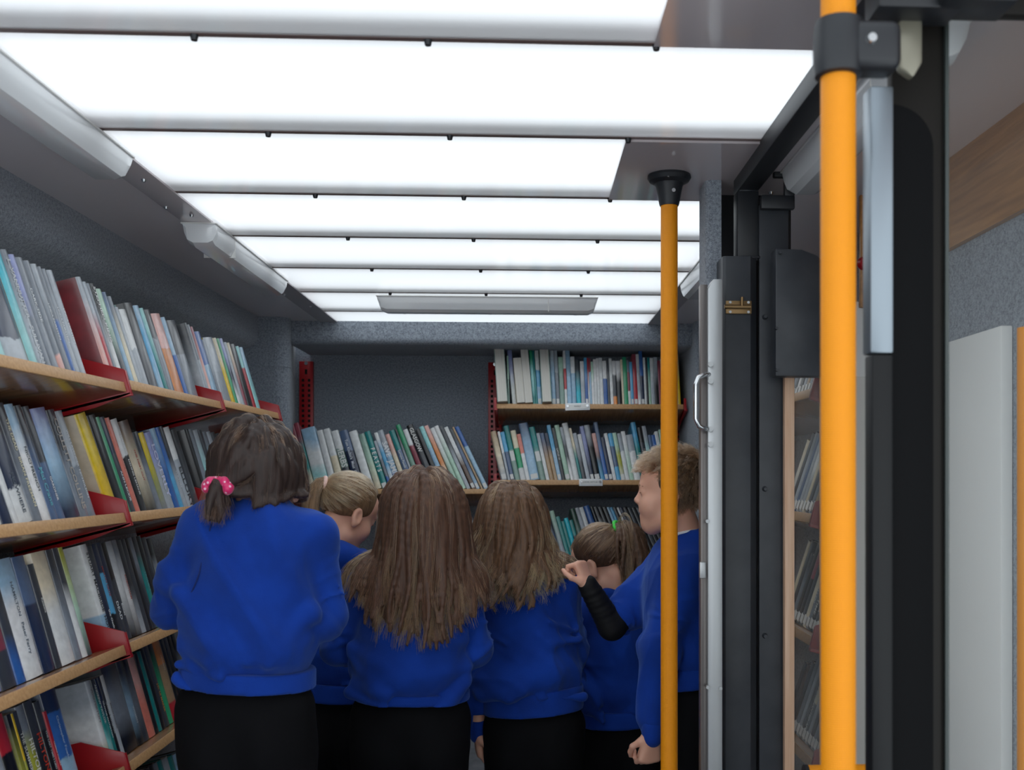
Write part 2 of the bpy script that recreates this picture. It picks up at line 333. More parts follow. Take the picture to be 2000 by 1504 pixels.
def _jacket(nt, b):
    def at(nm):
        n = N(nt, 'ShaderNodeAttribute', attribute_type='OBJECT', attribute_name=nm); return n
    tc = N(nt, 'ShaderNodeTexCoord'); sx = N(nt, 'ShaderNodeSeparateXYZ'); L(nt, tc.outputs['Generated'], sx.inputs[0])
    sd = at('seed'); no = N(nt, 'ShaderNodeTexNoise', noise_dimensions='4D', i_Scale=9, i_Detail=5, i_Roughness=.6)
    L(nt, tc.outputs['Object'], no.inputs['Vector']); L(nt, sd.outputs['Fac'], no.inputs['W'])
    amp = at('art'); w0 = N(nt, 'ShaderNodeMath', operation='SUBTRACT', i_1=.5); L(nt, no.outputs[0], w0.inputs[0])
    w1 = N(nt, 'ShaderNodeMath', operation='MULTIPLY'); L(nt, w0.outputs[0], w1.inputs[0]); L(nt, amp.outputs['Fac'], w1.inputs[1])
    z = N(nt, 'ShaderNodeMath', operation='ADD'); L(nt, sx.outputs[2], z.inputs[0]); L(nt, w1.outputs[0], z.inputs[1])
    def step(p):
        a = at(p); m = N(nt, 'ShaderNodeMath', operation='SUBTRACT'); L(nt, z.outputs[0], m.inputs[0]); L(nt, a.outputs['Fac'], m.inputs[1])
        s = at('soft'); d = N(nt, 'ShaderNodeMath', operation='DIVIDE'); L(nt, m.outputs[0], d.inputs[0]); L(nt, s.outputs['Fac'], d.inputs[1])
        e = N(nt, 'ShaderNodeMath', operation='ADD', i_1=.5, use_clamp=True); L(nt, d.outputs[0], e.inputs[0]); return e.outputs[0]
    m1 = N(nt, 'ShaderNodeMix', data_type='RGBA'); L(nt, step('p2'), m1.inputs[0]); L(nt, at('c3').outputs['Color'], m1.inputs[6]); L(nt, at('c2').outputs['Color'], m1.inputs[7])
    m2 = N(nt, 'ShaderNodeMix', data_type='RGBA'); L(nt, step('p1'), m2.inputs[0]); L(nt, m1.outputs[2], m2.inputs[6]); L(nt, at('c1').outputs['Color'], m2.inputs[7])
    # boards (faces across the shelf) may have their own colour
    ge = N(nt, 'ShaderNodeTexCoord'); sn = N(nt, 'ShaderNodeSeparateXYZ'); L(nt, ge.outputs['Normal'], sn.inputs[0])
    ab = N(nt, 'ShaderNodeMath', operation='ABSOLUTE'); L(nt, sn.outputs[0], ab.inputs[0]); gt = N(nt, 'ShaderNodeMath', operation='GREATER_THAN', i_1=.93); L(nt, ab.outputs[0], gt.inputs[0])
    us = N(nt, 'ShaderNodeMath', operation='MULTIPLY'); L(nt, gt.outputs[0], us.inputs[0]); L(nt, at('own').outputs['Fac'], us.inputs[1])
    n3 = N(nt, 'ShaderNodeTexNoise', noise_dimensions='4D', i_Scale=14, i_Detail=4); L(nt, tc.outputs['Object'], n3.inputs['Vector']); L(nt, sd.outputs['Fac'], n3.inputs['W'])
    m4 = N(nt, 'ShaderNodeMix', data_type='RGBA'); L(nt, n3.outputs[0], m4.inputs[0]); L(nt, at('cs').outputs['Color'], m4.inputs[6]); L(nt, at('cs2').outputs['Color'], m4.inputs[7])
    m3 = N(nt, 'ShaderNodeMix', data_type='RGBA'); L(nt, us.outputs[0], m3.inputs[0]); L(nt, m2.outputs[2], m3.inputs[6]); L(nt, m4.outputs[2], m3.inputs[7])
    # fine printed mottling
    n2 = N(nt, 'ShaderNodeTexNoise', noise_dimensions='4D', i_Scale=60, i_Detail=3); L(nt, tc.outputs['Object'], n2.inputs['Vector']); L(nt, sd.outputs['Fac'], n2.inputs['W'])
    mr = N(nt, 'ShaderNodeMapRange', i_1=.3, i_2=.7, i_3=.88, i_4=1.08); L(nt, n2.outputs[0], mr.inputs[0])
    hs = N(nt, 'ShaderNodeHueSaturation'); L(nt, mr.outputs[0], hs.inputs['Value']); L(nt, m3.outputs[2], hs.inputs['Color']); L(nt, hs.outputs[0], b.inputs['Base Color'])
M_JACKET = mat('sleeved book jacket', rough=.38, coat=.75, build=_jacket)
M_JACKET.node_tree.nodes['Principled BSDF'].inputs['Coat Roughness'].default_value = .16
def _pages(nt, b):
    tc = N(nt, 'ShaderNodeTexCoord'); mp = N(nt, 'ShaderNodeMapping'); mp.inputs['Scale'].default_value = (900, 3, 3)
    n = N(nt, 'ShaderNodeTexNoise', i_Scale=1, i_Detail=1); L(nt, tc.outputs['Object'], mp.inputs[0]); L(nt, mp.outputs[0], n.inputs[0])
    rp = ramp(nt, [(.3, '#cbc8be'), (.65, '#e8e5dd')]); L(nt, n.outputs[0], rp.inputs[0]); L(nt, rp.outputs[0], b.inputs['Base Color'])
M_PAGES = mat('page block', rough=.85, build=_pages)
M_STICK = mat('spine sticker', '#e3e4e2', rough=.5)
rng = random.Random(7)
def book_cover(w, d, h, hard):
    """spine towards -y; cross-section in x,y extruded up z; the two boards reach back to y=d"""
    t = .0024 if hard else .0009; b = min(.006, w*.22) if hard else min(.002, w*.1); n = 8
    outer = [(w, d)]+[(w/2+math.cos(math.pi*i/n)*w/2, b-math.sin(math.pi*i/n)*b) for i in range(n+1)]+[(0, d)]
    inner = [(t, d)]+[(w/2-math.cos(math.pi*i/n)*(w/2-t), b+t-math.sin(math.pi*i/n)*b) for i in range(n+1)]+[(w-t, d)]
    poly = outer+inner; k = len(poly); m = len(outer); mb = MB()
    vs = [(x, y, 0) for x, y in poly]+[(x, y, h) for x, y in poly]; fs = []
    for i in range(k): j = (i+1) % k; fs.append((i, j, k+j, k+i))
    for i in range(m-1):
        a, c = i, i+1; e, f = k-1-i, k-2-i
        fs.append((a, c, f, e)); fs.append((k+a, k+e, k+f, k+c))
    mb.add(vs, fs); return mb, b+t
USED = {}
def ordword(n):
    a = ['first', 'second', 'third', 'fourth', 'fifth', 'sixth', 'seventh', 'eighth', 'ninth', 'tenth', 'eleventh', 'twelfth', 'thirteenth', 'fourteenth', 'fifteenth', 'sixteenth', 'seventeenth', 'eighteenth', 'nineteenth']
    if n <= 19: return a[n-1]
    t = {2: 'twenty', 3: 'thirty', 4: 'forty', 5: 'fifty'}[n//10]
    return (t[:-1]+'ieth' if t[-1] == 'y' else t) if n % 10 == 0 else t+'-'+a[n % 10-1]
def add_book(key, x, w, h, lean, cols, title=None, tcol='#e8e8e8', hard=None, sticker=None, where='', group='', rec=.045, side=None, depth=None, foreedge=False, size=None, bold=True, tpos=.5, idx=0):
    """x: place along the shelf in its own axes; lean in degrees, top towards -x"""
    Mx = SH[key]; hard = (w > .02) if hard is None else hard; d = depth or min(.16, max(.11, h*.66))
    mb, off = book_cover(w, d, h, hard); o = mb.build('book', M_JACKET, smooth='auto', auto=50)
    c = cols.split('/'); cl = [srgb(PAL[q][1]) for q in c]; js = [rng.uniform(.9, 1.08) for _ in range(3)]
    while len(cl) < 3: cl.append(cl[-1])
    for i in range(3): o['c%d' % (i+1)] = [min(.86, v*js[i]*(1.2 if max(cl[i]) > .12 else 1)) for v in cl[i]]
    o['p1'] = rng.uniform(.5, .72) if len(c) > 1 else .5; o['p2'] = rng.uniform(.18, .34) if len(c) > 2 else -1.0
    if len(c) == 3: o['p1'] = rng.uniform(.6, .8)
    o['soft'] = rng.choice([.02, .25, .5]); o['art'] = rng.choice([0.0, .25, .5]) if len(c) > 1 else 0.0; o['seed'] = rng.uniform(0, 90)
    s1 = side.split('/') if side else [c[0], c[-1]]
    o['cs'] = list(srgb(PAL[s1[0]][1])); o['cs2'] = list(srgb(PAL[s1[-1]][1])); o['own'] = 1.0 if side else 0.0
    e = .003 if hard else 0
    if foreedge:   # shelved with the pages outwards
        Mf = Matrix.Translation((0, rec, .002)) @ Matrix.Rotation(R(-lean), 4, 'Y') @ Matrix.Translation((w, d, 0)) @ Matrix.Rotation(math.pi, 4, 'Z')
    else: Mf = Matrix.Translation((0, rec, .002)) @ Matrix.Rotation(R(-lean), 4, 'Y')
    pg = MB(); t = .0025 if hard else .001
    pg.box(t, w-t, off, d-e, e, h-e); pg.build('page_block', M_PAGES, o, bevel=0)
    o.matrix_world = Mx @ Matrix.Translation((x, 0, 0)) @ Mf
    if sticker is not None and not foreedge:
        s0 = .006; sh = .024 if sticker == 1 else sticker
        MB().box(w*.12, w*.88, -.0004, .004, s0+h*(.0 if sticker == 1 else .33), s0+sh+h*(.0 if sticker == 1 else .33)).build('spine_sticker', M_STICK, o)
    if title and not foreedge:
        sz = (size*1.3 if size else w*.68); Mt = Matrix(((0, 1, 0, w/2), (0, 0, -1, -.0007), (-1, 0, 0, h*tpos), (0, 0, 0, 1)))
        text_on(title, o, Mt, sz, tcol, 'title_lettering', fit=h*.84, bold=bold)
    nm = PAL[c[0]][0]; nm2 = PAL[c[1]][0] if len(c) > 1 and c[1] != c[0] else None
    hw = 'tall ' if h > .25 else 'short ' if h < .185 else ''; tw = 'thick ' if w > .032 else 'slim ' if w < .012 else ''
    desc = (hw+tw).strip(); desc = (desc+' ' if desc else '')+nm+((' and '+nm2) if nm2 else '')
    sp = 'book with pages outwards' if foreedge else ('hardback' if hard else 'paperback')
    lab = '%s %s, %s %s' % (desc, sp, ordword(idx), where)
    tag(o, lab, 'book', group); return o
# rows: one line per book: "x ytop lean colours | title | title colour | options"
# x is the photograph's column of the spine foot, ytop the row of its top; both are turned into metres on the shelf
def parse(txt):
    out = []
    for ln in txt.strip().splitlines():
        p = [q.strip() for q in ln.split('|')]; f = p[0].split(); d = dict(x=float(f[0]))
        if f[1] == 'END': d['end'] = True; out.append(d); continue
        d.update(y=float(f[1]), lean=float(f[2]), cols=f[3]); d['opt'] = {}
        if len(p) > 1 and p[1]: d['title'] = p[1]
        if len(p) > 2 and p[2]: d['tcol'] = p[2]
        if len(p) > 3:
            for q in p[3].split():
                k, _, v = q.partition('='); d['opt'][k] = v or True
        out.append(d)
    return out
def put_row(key, txt, where, group, xof, ybase, ppm, lean_w=True):
    rows = parse(txt); i = 0; cur = -9; ct = math.cos(TILT)
    for a, b in zip(rows, rows[1:]):
        if a.get('end'): continue
        i += 1; x0, x1 = xof(a['x']), xof(b['x']); foot = abs(x1-x0); th = R(a['lean'])
        o = a['opt']; gap = float(o.get('gap', 0)); foot = max(.004, foot-gap)
        h = (ybase(a['x'])-a['y'])/ppm(a['x'])/ct/math.cos(th); nx = R(b.get('lean', a['lean']))
        w = max(.004, (foot-h*1.05*max(0, math.tan(nx)-math.tan(th)))*math.cos(th)*.975-.0004)
        if 'h' in o: h = float(o['h'])
        h = max(.12, min(.34, h))
        lim = SHLEN[tuple(round(q, 4) for q in SH[key].translation)]
        xs = min(x0, x1)
        if lim:
            xs = max(xs, (.088*math.tan(th)+.001 if key[-1] != '0' else -9) if key[0] == 'S' else .006+.012*math.tan(th))
            xs = max(xs, cur)
            if xs+w > lim-.003: continue
            cur = xs+w/math.cos(th)+.0008
        add_book(key, xs, w, h, a['lean'], a['cols'], a.get('title'), a.get('tcol', '#e6e6e6'),
                 hard=None if 'hard' not in o else o['hard'] == '1', sticker=(1 if o.get('st') is True else float(o['st'])) if 'st' in o else None,
                 where=where, group=group, side=o.get('side'), foreedge='fe' in o, size=(float(o['size']) if 'size' in o else None),
                 tpos=float(o.get('tp', .5)), rec=float(o.get('rec', .045 if key[0] in 'S' else .02)), depth=float(o['d']) if 'd' in o else None, idx=i)
XS = -.985     # plane of the side bookcase's spines
def side_x(bay): return lambda u: YX(u, XS)-bays[bay][0]
def sb(h): return lambda u: 925-2000*(h+.0)/YX(u, XS)/1.0 + 0
sp = lambda u: 2000/YX(u, XS)
def side_row(lv, bay, txt):
    h = levels[lv-1]
    where = {0: 'from the near end', 1: 'past nearer red divider', 2: 'past farther red divider'}[bay]
    put_row('S%d%d' % (lv, bay), txt, '%s, side %s' % (where, lv_name[lv-1]), 'books on the side %s' % lv_name[lv-1], side_x(bay), sb(h-.01), sp)
side_row(1, 0, """
-34 640 9 SL
-8 605 9 SL/PK
10 596 9 AQ
34 494 10 LV/N/LG | | | side=N/LG hard=1
78 500 9.5 TQ/AQ | | | side=TN/G
94 507 9.5 G/LG | L. VANNUTTER   SULLIVAN | #d4d8dc
108 516 9.5 LV/G
119 521 9.5 G | DARK TIDE | #e4e8ea | size=.011 tp=.6
134 527 9.5 G/G/PK
146 533 9.5 LG/G | LINDA FAIRSTEIN | #e4e8ea | size=.008
158 538 9.5 G/B
163 542 9.5 G/LG | LINDA FAIRSTEIN | #dfe3e6 | size=.008
174 544 9.5 LG | LINDA FAIRSTEIN | #eef0f2 | size=.008
186 END""")
side_row(1, 1, """
215 557 9 LG/PK | | | side=R/K hard=1
225 566 9 LG/R
231 569 9 G
238 569 9 K/W | STEPHEN KING | #e8e8e8 | tp=.7
248 579 9 LGN/DG | | | side=DG/OL
259 585 9 LN/LB
268 593 9 G/CR
276 613 9 LG
282 617 9 W/LG
298 605 9 K/DG | | | side=K/AQ hard=1
317 610 9 LB/SB/LB | | | side=W/LB
328 615 9 AQ/T
336 618 9 DG/G
349 625 9 PK/O | | | side=K/TN
368 632 9 LB/B
376 638 9 DG/G | | | side=K/DG hard=1
396 END""")
side_row(1, 2, """
405 645 8 DG/LG
410 648 8 G/LG
415 652 8 MR/PK
421 661 8 B/LB
433 676 8 LG/G
437 672 8 LG | | | side=OL/Y
457 673 8 CR/Y
464 674 8 GN
470 674 8 LV/N/W
477 681 8 LG
483 682 8 CR/MR
489 684 7 K | | | side=K/DG
500 688 7 AQ/R
506 690 7 LB/AQ
514 END""")
side_row(2, 0, """
-30 800 8 DG
-8 830 8 TQ/K/W
21 790 8 LB/W/N | | | hard=1
42 800 8 W
50 792 8 DG/N/W | NOWHERE | #4a5560 | tp=.25 size=.013 side=N/DG hard=1
81 794 8 DG/G | THE DEAD   BRIAN FREEMAN | #e0d8b8 | size=.011
98 796 8 LB/W/W | NICCI FRENCH | #40464e | tp=.45 side=LB/K size=.011 hard=1
115 798 8 DG/LN | Mal Crane | #62b0c0 | tp=.3
128 800 8 DG/LN | GARDNER | #e6e6e6 | tp=.28 size=.009
142 804 8 LV/LB/N | | | side=LG/N hard=1
172 806 8 DG/G | COLLETT COLLINS | #b0a8a0
187 808 8 LG/G | WILL LAVENDER  NICHOLSON | #dfe2e6 | size=.009
200 END""")
side_row(2, 1, """
217 813 11 Y | | | side=CR/TN hard=1
237 815 10 K | | | side=K/DG
252 818 10 GN
256 819 10 N/DG | ANN LECKIE | #e8eaee | tp=.28 size=.011
268 820 10 SL | ANCILLARY SWORD | #e0b0a4 | size=.008
277 823 10 W/K | MANKELL  DENNIS LEHANE | #e8e8e8 | side=MR/K size=.010
291 827 10 BR/CR/K | THE FIRST CUT | #b03a30 | size=.010
312 846 9 DG/G
321 848 9 Y/OL/G
332 848 9 LV/LG | LOVERLY | #d0d4ec
346 840 9 LB/B | | | side=N/B
356 838 9 B/SB
364 836 9 DG/LG | LUPTON | #d8dcdf | tp=.35 size=.010
372 838 9 W/LG | ELLORY | #30343a | tp=.25
384 842 9 K/DG | | | side=K/N
396 END""")
side_row(2, 2, """
406 840 7 K
413 840 7 G
421 842 7 LG/AQ
430 842 7 DG
438 845 7 G/AQ
446 845 7 LG
454 846 7 DG
462 848 7 K
470 END""")
side_row(3, 0, """
-34 1100 3 LG
-10 1098 2 N/LV
19 1095 2 K/MR/DG | A DEEPER CHILL | #a03028 | hard=1 size=.013 tp=.62
48 1093 2 K/DG/B
66 1090 2 LB/W/W | HAMILTON   Peter Ferry | #5b6a78 | side=BR/LG hard=1 size=.011
99 1084 2 LN/N | | | side=N/K hard=1
122 1098 2 DG | Rankine | #d8dcd8 | size=.008 tp=.6
134 1076 2 CR/W | | | side=CR/TN hard=1
161 1070 2 DG/G
173 1067 2 DG/W | | | 
183 1066 2 OL/LGN/DG
191 END""")
side_row(3, 1, """
204 1064 2.5 W/W/LB | STUART MACBRIDE  HOUSE | #20262c | size=.013
216 1066 2.5 DG/N/K | the Oath | #e0e4e6 | tp=.25 size=.010
225 1064 2.5 N/SB/K | MARTIN CRUZ | #a0342c | size=.009 tp=.62
235 1060 2.5 N/DG | DEAD | #e6eaec | tp=.3 size=.014
243 1060 2.5 K/DG | Bones | #e6eaec | tp=.3 size=.010
251 1058 2.5 LG/W/K | | | 
263 1055 2.5 G/W/K | ROBOTHAM | #a8463c | size=.009
272 1054 2.5 DG/K/LG | | | side=R/K
281 1053 2.5 DG
288 1052 2.5 K
294 1050 2.5 G/DG
301 1048 2.5 DG/T | TROUBLE | #5fb0b4 | size=.010
310 1047 2.5 K
318 1050 2.5 DG
327 1052 2.5 K/LG
336 END""")
side_row(4, 0, """
0 1420 3 G
20 1400 3 LG
42 1392 3 G/LG
57 1388 3 R/K/N
80 1383 2 K/OL/K
88 1381 2 Y/OL
91 1378 2 DG/K | THE SUMMER OF | #dfe0d8 | tp=.55 size=.011
99 1368 2 G/OL/Y | HILTON | #e8e8dc | size=.017 tp=.5
114 1360 2 DG/K | HILTON | #c8402c | size=.018 tp=.5
130 1360 2 DG/K | THE LAST TIME I LIED | #c8ccd0 | size=.007
141 1378 2 R | YASMINA KHADRA | #e0dcdc | size=.005
146 1338 2 N/B/LB | Christopher Fowler | #a8bcd8 | side=N/LG hard=1 size=.010
174 END""")
side_row(4, 1, """
204 1330 2 LG/W/OL | MASTERTON | #8a8a90 | tp=.7 size=.011 hard=1
213 1327 2 DG/T/AQ | ANDREW TAYLOR | #d8dee0 | tp=.7 size=.009
220 1325 2 N/T | GRAHAM MASTERTON | #d8dee0 | size=.007
225 1322 2 DG/K | GRAHAM MASTERTON | #d8dee0 | size=.006
230 1320 2 W/LG | MARTIN SCORSESE | #5a5a60 | size=.006
238 1298 2 DG/G/K | | | side=K/LG hard=1
266 1292 2 DG/LB/K | WOMEN | #c8ccd0 | tp=.35 size=.009
277 1286 2 K/G/DG
287 1280 2 PK/SL
300 1276 2 K
306 1272 2 T
313 1268 2 K
319 1262 2 DG | J.D. LE MAKER | #d89a4a | tp=.35 size=.010
328 1256 2 K/GN
336 1250 2 O/TN/R | LITTLEBOY | #d8d0c4 | side=R/O size=.007 tp=.7
350 1244 2 K
357 1240 2 DG/K
364 1236 2 K
371 1232 2 K/LG
378 END""")
side_row(5, 1, """
330 1490 2 DG
338 1484 2 K
345 1480 2 G/DG
352 1476 2 T
360 1472 2 LG/DG
370 1468 2 T/K
378 1464 2 LB
386 1460 2 DG
396 1450 2 K/N
410 END""")
def back_x(key):
    x0 = {'BM': -1.105, 'BL': -1.105}.get(key, -.148); return lambda u: PX(u, 900, YF+.02).x-x0
def back_row(key, yb, where, group, txt):
    put_row(key, txt, where, group, back_x(key), lambda u: yb, lambda u: 2000/(YF+.02))
back_row('BM', 951, 'from the column, leaning cookery row', 'cookery books under the bare felt panel', """
596 826 16.5 MR/PK | | | st
607 812 16.5 MR/T/CR | | | st gap=.003
617 834 16.5 LB/W/AQ | | | st side=LB/W hard=1
647 837 16.5 W | | | hard=1
662 834 17 W/CR | | | hard=1
678 838 17.5 W/SG/DG | HERBS | #e8eae6 | size=.030 tp=.55 hard=1
695 838 18 LN/N | Tom Kitchin's  Meat  Game | #dfe6ee | size=.014 hard=1
715 839 18.5 W | | | hard=1
734 844 19 SG/LGN/CR | | | 
747 839 19 T | F E A S T S | #f0f4f2 | st size=.021 hard=1
761 857 19.5 LG/G/B
768 841 20 W/SB/W
776 837 20 LG/LB/B | SAVE  JAMIE | #f2f4f6 | size=.027 hard=1
790 844 20.5 PK/CR
801 837 21 T/LN | Lorraine Pascale | #dfe6e8 | size=.011
814 833 21 K/LG
820 825 21.5 GN/SG
832 835 22 W/MR/LG | MARGHERITA | #8a3a48 | size=.011
844 808 22.5 K/DG | GLASGOW | #e2e2de | size=.020 tp=.76
860 834 23 K
869 829 23 AQ/LB
881 826 23.5 PK/O/CR
892 832 24 W/LGN
902 822 24 W/LGN
912 819 24 DG/LG
922 830 24.5 W/BR | | | st
931 834 24.5 DG/LN/LB | | | st
940 829 25 TN
946 816 25.5 B/LB | | | st
956 END""")
back_row('BR1', 787, 'from red upright, highest rear row', 'upright books on the highest rear shelf', """
970 672 4 SG | | | fe hard=1 d=.2 rec=-.02
991 689 2 LGN/SG
1001 672 5.5 LV/W
1010 698 5 CR | | | fe hard=0 d=.17 rec=-.01
1026 665 5 W | | | fe hard=0 d=.2 rec=-.01
1041 667 4 GN/AQ/T
1047 674 4 T
1051 678 3.5 W/SB/LB | | | st
1059 674 3 SG | | | fe hard=1 d=.2 rec=-.02
1078 668 2.5 W/LB/LB | | | st
1087 672 2.5 LG/G | | | st
1094 691 2 LGN/SG
1104 677 2 W/R/W
1109 673 2 LB
1118 690 2 W/LB
1127 695 2 DG/TQ
1136 699 1.5 W/LG
1144 692 1.5 SB/B | | | st
1150 692 1.5 R/W
1153 693 1.5 MR/LB
1157 700 1.5 LGN/W
1162 695 1.5 W
1168 693 1.5 W
1173 692 1.5 W
1180 698 1.5 W/B
1188 693 1.5 DG
1193 693 1.5 W
1199 698 1.5 W/DG/O
1206 698 1.5 W/K
1216 695 1.5 CR
1220 690 1.5 GN
1228 697 1.5 G/MR/W
1233 700 1.5 SB | | | st
1239 684 1.5 MR/R | | | st
1247 684 1.5 W/LG/W
1253 677 1.5 B/N | | | st
1260 691 1 W
1264 691 1 DG/K
1268 691 1 T/LGN
1273 692 1 W/LG
1280 690 1 LG/K
1288 697 1 MR
1294 693 1 W
1302 690 1 DG
1309 696 1 LB
1317 690 1 CR
1325 683 1 CR/Y
1330 689 1 LGN/DGN
1335 697 1 K
1340 703 1 R | | | st
1345 684 1 LB/W
1349 686 1 DG
1353 END""")
back_row('BR2', 935, 'from red upright, middle rear row', 'books on the middle rear shelf', """
980 839 13 TN/CR/LG | | | st
992 839 12 W/LG
997 840 12 SB/LN | | | st
1006 828 12 T/SG | | | st=.05
1017 837 11.5 CR/GN/W
1028 844 11.5 SL/W
1036 823 11.5 LN/LB | | | st hard=1
1055 830 11.5 T/SG | | | st=.05
1067 842 11.5 LG/W
1074 842 11.5 LN/TN
1083 842 11.5 N/TN
1090 826 11 SB/LB | | | st
1098 832 11 K | CASTLES OF | #c8ccc8
1105 826 11 LGN | | | st
1115 830 11 LG/DG/W
1121 822 11 W | | | hard=1
1133 832 11 CR/T
1138 842 11 LG/DG
1146 844 10.5 W/LG
1154 828 10.5 LV/N | | | st
1162 826 10.5 LG/K | ANNALS OF | #303030 | st size=.009
1174 842 10 PK/DG/SB
1182 820 10 LN/B | | | st
1190 850 10 N | | | st
1198 842 10 W
1205 842 9.5 SB/LN/SB
1214 841 9.5 LGN/OL/W | | | st
1222 842 9 LG/W
1231 838 9 W/LGN
1239 845 9 LG/W | | | hard=1
1253 820 9 SB/T
1263 830 8.5 K/DG
1273 827 8.5 LG/AQ
1281 845 8 LN/N
1288 845 8 B
1295 838 8 W/LGN
1302 834 7 LGN
1309 840 6 CR
1316 846 5 DG
1322 842 4 LB
1328 841 3.5 OL/SG
1334 839 3 G/DG
1340 840 3 LG
1345 860 2 W
1350 END""")
back_row('BR3', 1121, 'from red upright, binder row', 'books and binders on the lowest visible rear shelf', """
1062 1000 12 LG
1074 974 14 W/LG | | | 
1086 1012 14 CR/W
1096 1000 15 DG/LN
1106 1002 15 LGN/LG
1116 1013 15 T
1124 1022 15 T
1131 1016 15 TQ
1140 1020 15 T/K
1150 998 16 DGN/SG
1161 996 16 LG
1170 995 16 W
1184 966 18 B/LN | NOMADS | #b8c8e8 | hard=1
1200 988 19 K/LG
1208 975 20 K/W
1217 973 20 K
1227 974 20.5 K
1236 973 20.5 LB/SB
1243 976 21 SB/W
1249 972 21 K/LG
1257 971 21 W/LGN
1263 973 21.5 N/B/W
1270 972 21.5 K
1279 970 21.5 DG
1288 971 22 K
1297 971 22 DG
1306 971 22 K
1315 971 22 DG
1324 971 22.5 K
1333 971 22.5 DG
1342 971 22.5 K
1351 END""")
back_row('BL', 1118, 'from the column, row behind children', 'books on the low shelf behind the children', """
748 1052 14 AQ
756 1046 14 K/DG
764 1040 14 W/DG
774 1024 15 SB/LB
790 1004 15 LG/LV | S | #eef0f2 | hard=1 tp=.8 size=.03
808 1002 15 W/LG
824 END
932 1017 13 W/PK
946 1036 13 LGN/SG | | | side=LGN/SG
960 1020 13 LGN/W
970 END""")
# ---------------------------------------------------------------- bookcase behind the perspex
RXF = .71; RL = 1.6; RY0 = 2.505
for i, h in enumerate([.214, -.10, -.407, -.715, -1.0]):
    SH['R%d' % i] = shelf('shelf', (RXF, RY0+RL, CAMZ+h), (0, -1, 0), RL, 'beech %s of the bookcase behind the perspex sheet' % lv_name[i], 'shelves behind the perspex', .24, brackets=(1,))
def right_row(i, h, specs):
    for k, (yy, w, hh, ln, cols, ti) in enumerate(specs):
        # leaning books here tip their tops towards the camera, so the row is laid out mirrored
        add_mirrored('R%d' % i, RY0+RL-yy, w, hh, ln, cols, ti, 'along the %s behind perspex' % lv_name[i], 'books behind the perspex', k+1)
def add_mirrored(key, x, w, h, lean, cols, title, where, group, idx):
    o = add_book(key, 0, w, h, 0, cols, title, '#d6d6d2', where=where, group=group, idx=idx, sticker=1)
    o.matrix_world = SH[key] @ Matrix.Translation((x, 0, 0)) @ Matrix.Translation((0, .03, .002)) @ Matrix.Rotation(R(lean), 4, 'Y') @ Matrix.Translation((-w, 0, 0))
rr = random.Random(3)
pal_r = [['CR', 'DG', 'G', 'MR/DG', 'CR/W', 'K', 'LG', 'TN', 'G', 'DG'], ['CR/W', 'DG', 'G/LG', 'LN', 'LG', 'W/LG', 'CR', 'DG', 'G', 'TN'], ['CR', 'DG', 'DG/G', 'K', 'MR/K', 'DG', 'LG/CR', 'G', 'K', 'DG'], ['DG', 'BR/DG', 'DG/K', 'G', 'LG', 'DG', 'CR/G', 'W/LG', 'K', 'G']]
tit = {2: {3: 'ALLEN', 4: 'A TALE OF TIME', 5: 'MICHELLE PAVER'}, 3: {2: 'THE ENCHANTED APRIL', 5: 'LYNN'}}
for i in range(4):
    h = [.214, -.10, -.407, -.715][i]; y = 2.93; sp_ = []
    for k in range(14):
        w = rr.uniform(.022, .032); sp_.append((y-w/math.cos(R([9, 15, 12, 12][i])), w, rr.uniform(.19, .235), [9, 15, 12, 12][i], pal_r[i][k % 10], tit.get(i, {}).get(k-4))); y -= w/math.cos(R([9, 15, 12, 12][i]))+.002
        if y < RY0+.06: break
    right_row(i, h, sp_)
# ================================================================ organic surfaces: smooth unions of tapered limbs, meshed on a grid
def V3(*a): return np.array(a, dtype=np.float64)
def p_cap(a, b, r1, r2, k=.02, sub=False): return ('cap', np.array(a, float), np.array(b, float), r1, r2, k, sub)
def p_ell(c, r, Rm=None, k=.02, sub=False): return ('ell', np.array(c, float), np.array(r, float), np.eye(3) if Rm is None else np.array(Rm, float), 0, k, sub)
def p_tor(c, Rm, R1, r1, k=.006, sub=False, ry=1.0): return ('tor', np.array(c, float), (R1, r1, ry), np.array(Rm, float), 0, k, sub)
def prim_d(p, X, Y, Z):
    if p[0] == 'cap':
        a, b, r1, r2 = p[1:5]; ba = b-a; L2 = max(ba@ba, 1e-9)
        t = np.clip(((X-a[0])*ba[0]+(Y-a[1])*ba[1]+(Z-a[2])*ba[2])/L2, 0, 1)
        return np.sqrt((X-a[0]-t*ba[0])**2+(Y-a[1]-t*ba[1])**2+(Z-a[2]-t*ba[2])**2)-(r1+(r2-r1)*t)
    c, r, M = p[1:4]; x, y, z = X-c[0], Y-c[1], Z-c[2]
    u = M[0, 0]*x+M[1, 0]*y+M[2, 0]*z; v = M[0, 1]*x+M[1, 1]*y+M[2, 1]*z; w = M[0, 2]*x+M[1, 2]*y+M[2, 2]*z
    if p[0] == 'tor':
        R1, r1, ry = r; q = np.sqrt(u*u+(v/ry)**2)-R1; return np.sqrt(q*q+w*w)-r1
    k0 = np.sqrt((u/r[0])**2+(v/r[1])**2+(w/r[2])**2); k1 = np.sqrt((u/r[0]**2)**2+(v/r[1]**2)**2+(w/r[2]**2)**2)
    d = k0*(k0-1)/np.maximum(k1, 1e-6); return np.where(k0 < 1, np.minimum(d, (k0-1)*min(r)*.8), d)
def prim_box(p):
    if p[0] == 'cap': r = max(p[3], p[4]); return np.minimum(p[1], p[2])-r, np.maximum(p[1], p[2])+r
    if p[0] == 'tor': r = p[2][0]*max(1, p[2][2])+p[2][1]; return p[1]-r, p[1]+r
    e = np.sqrt(((p[3]*p[2][None, :])**2).sum(1)); return p[1]-e, p[1]+e
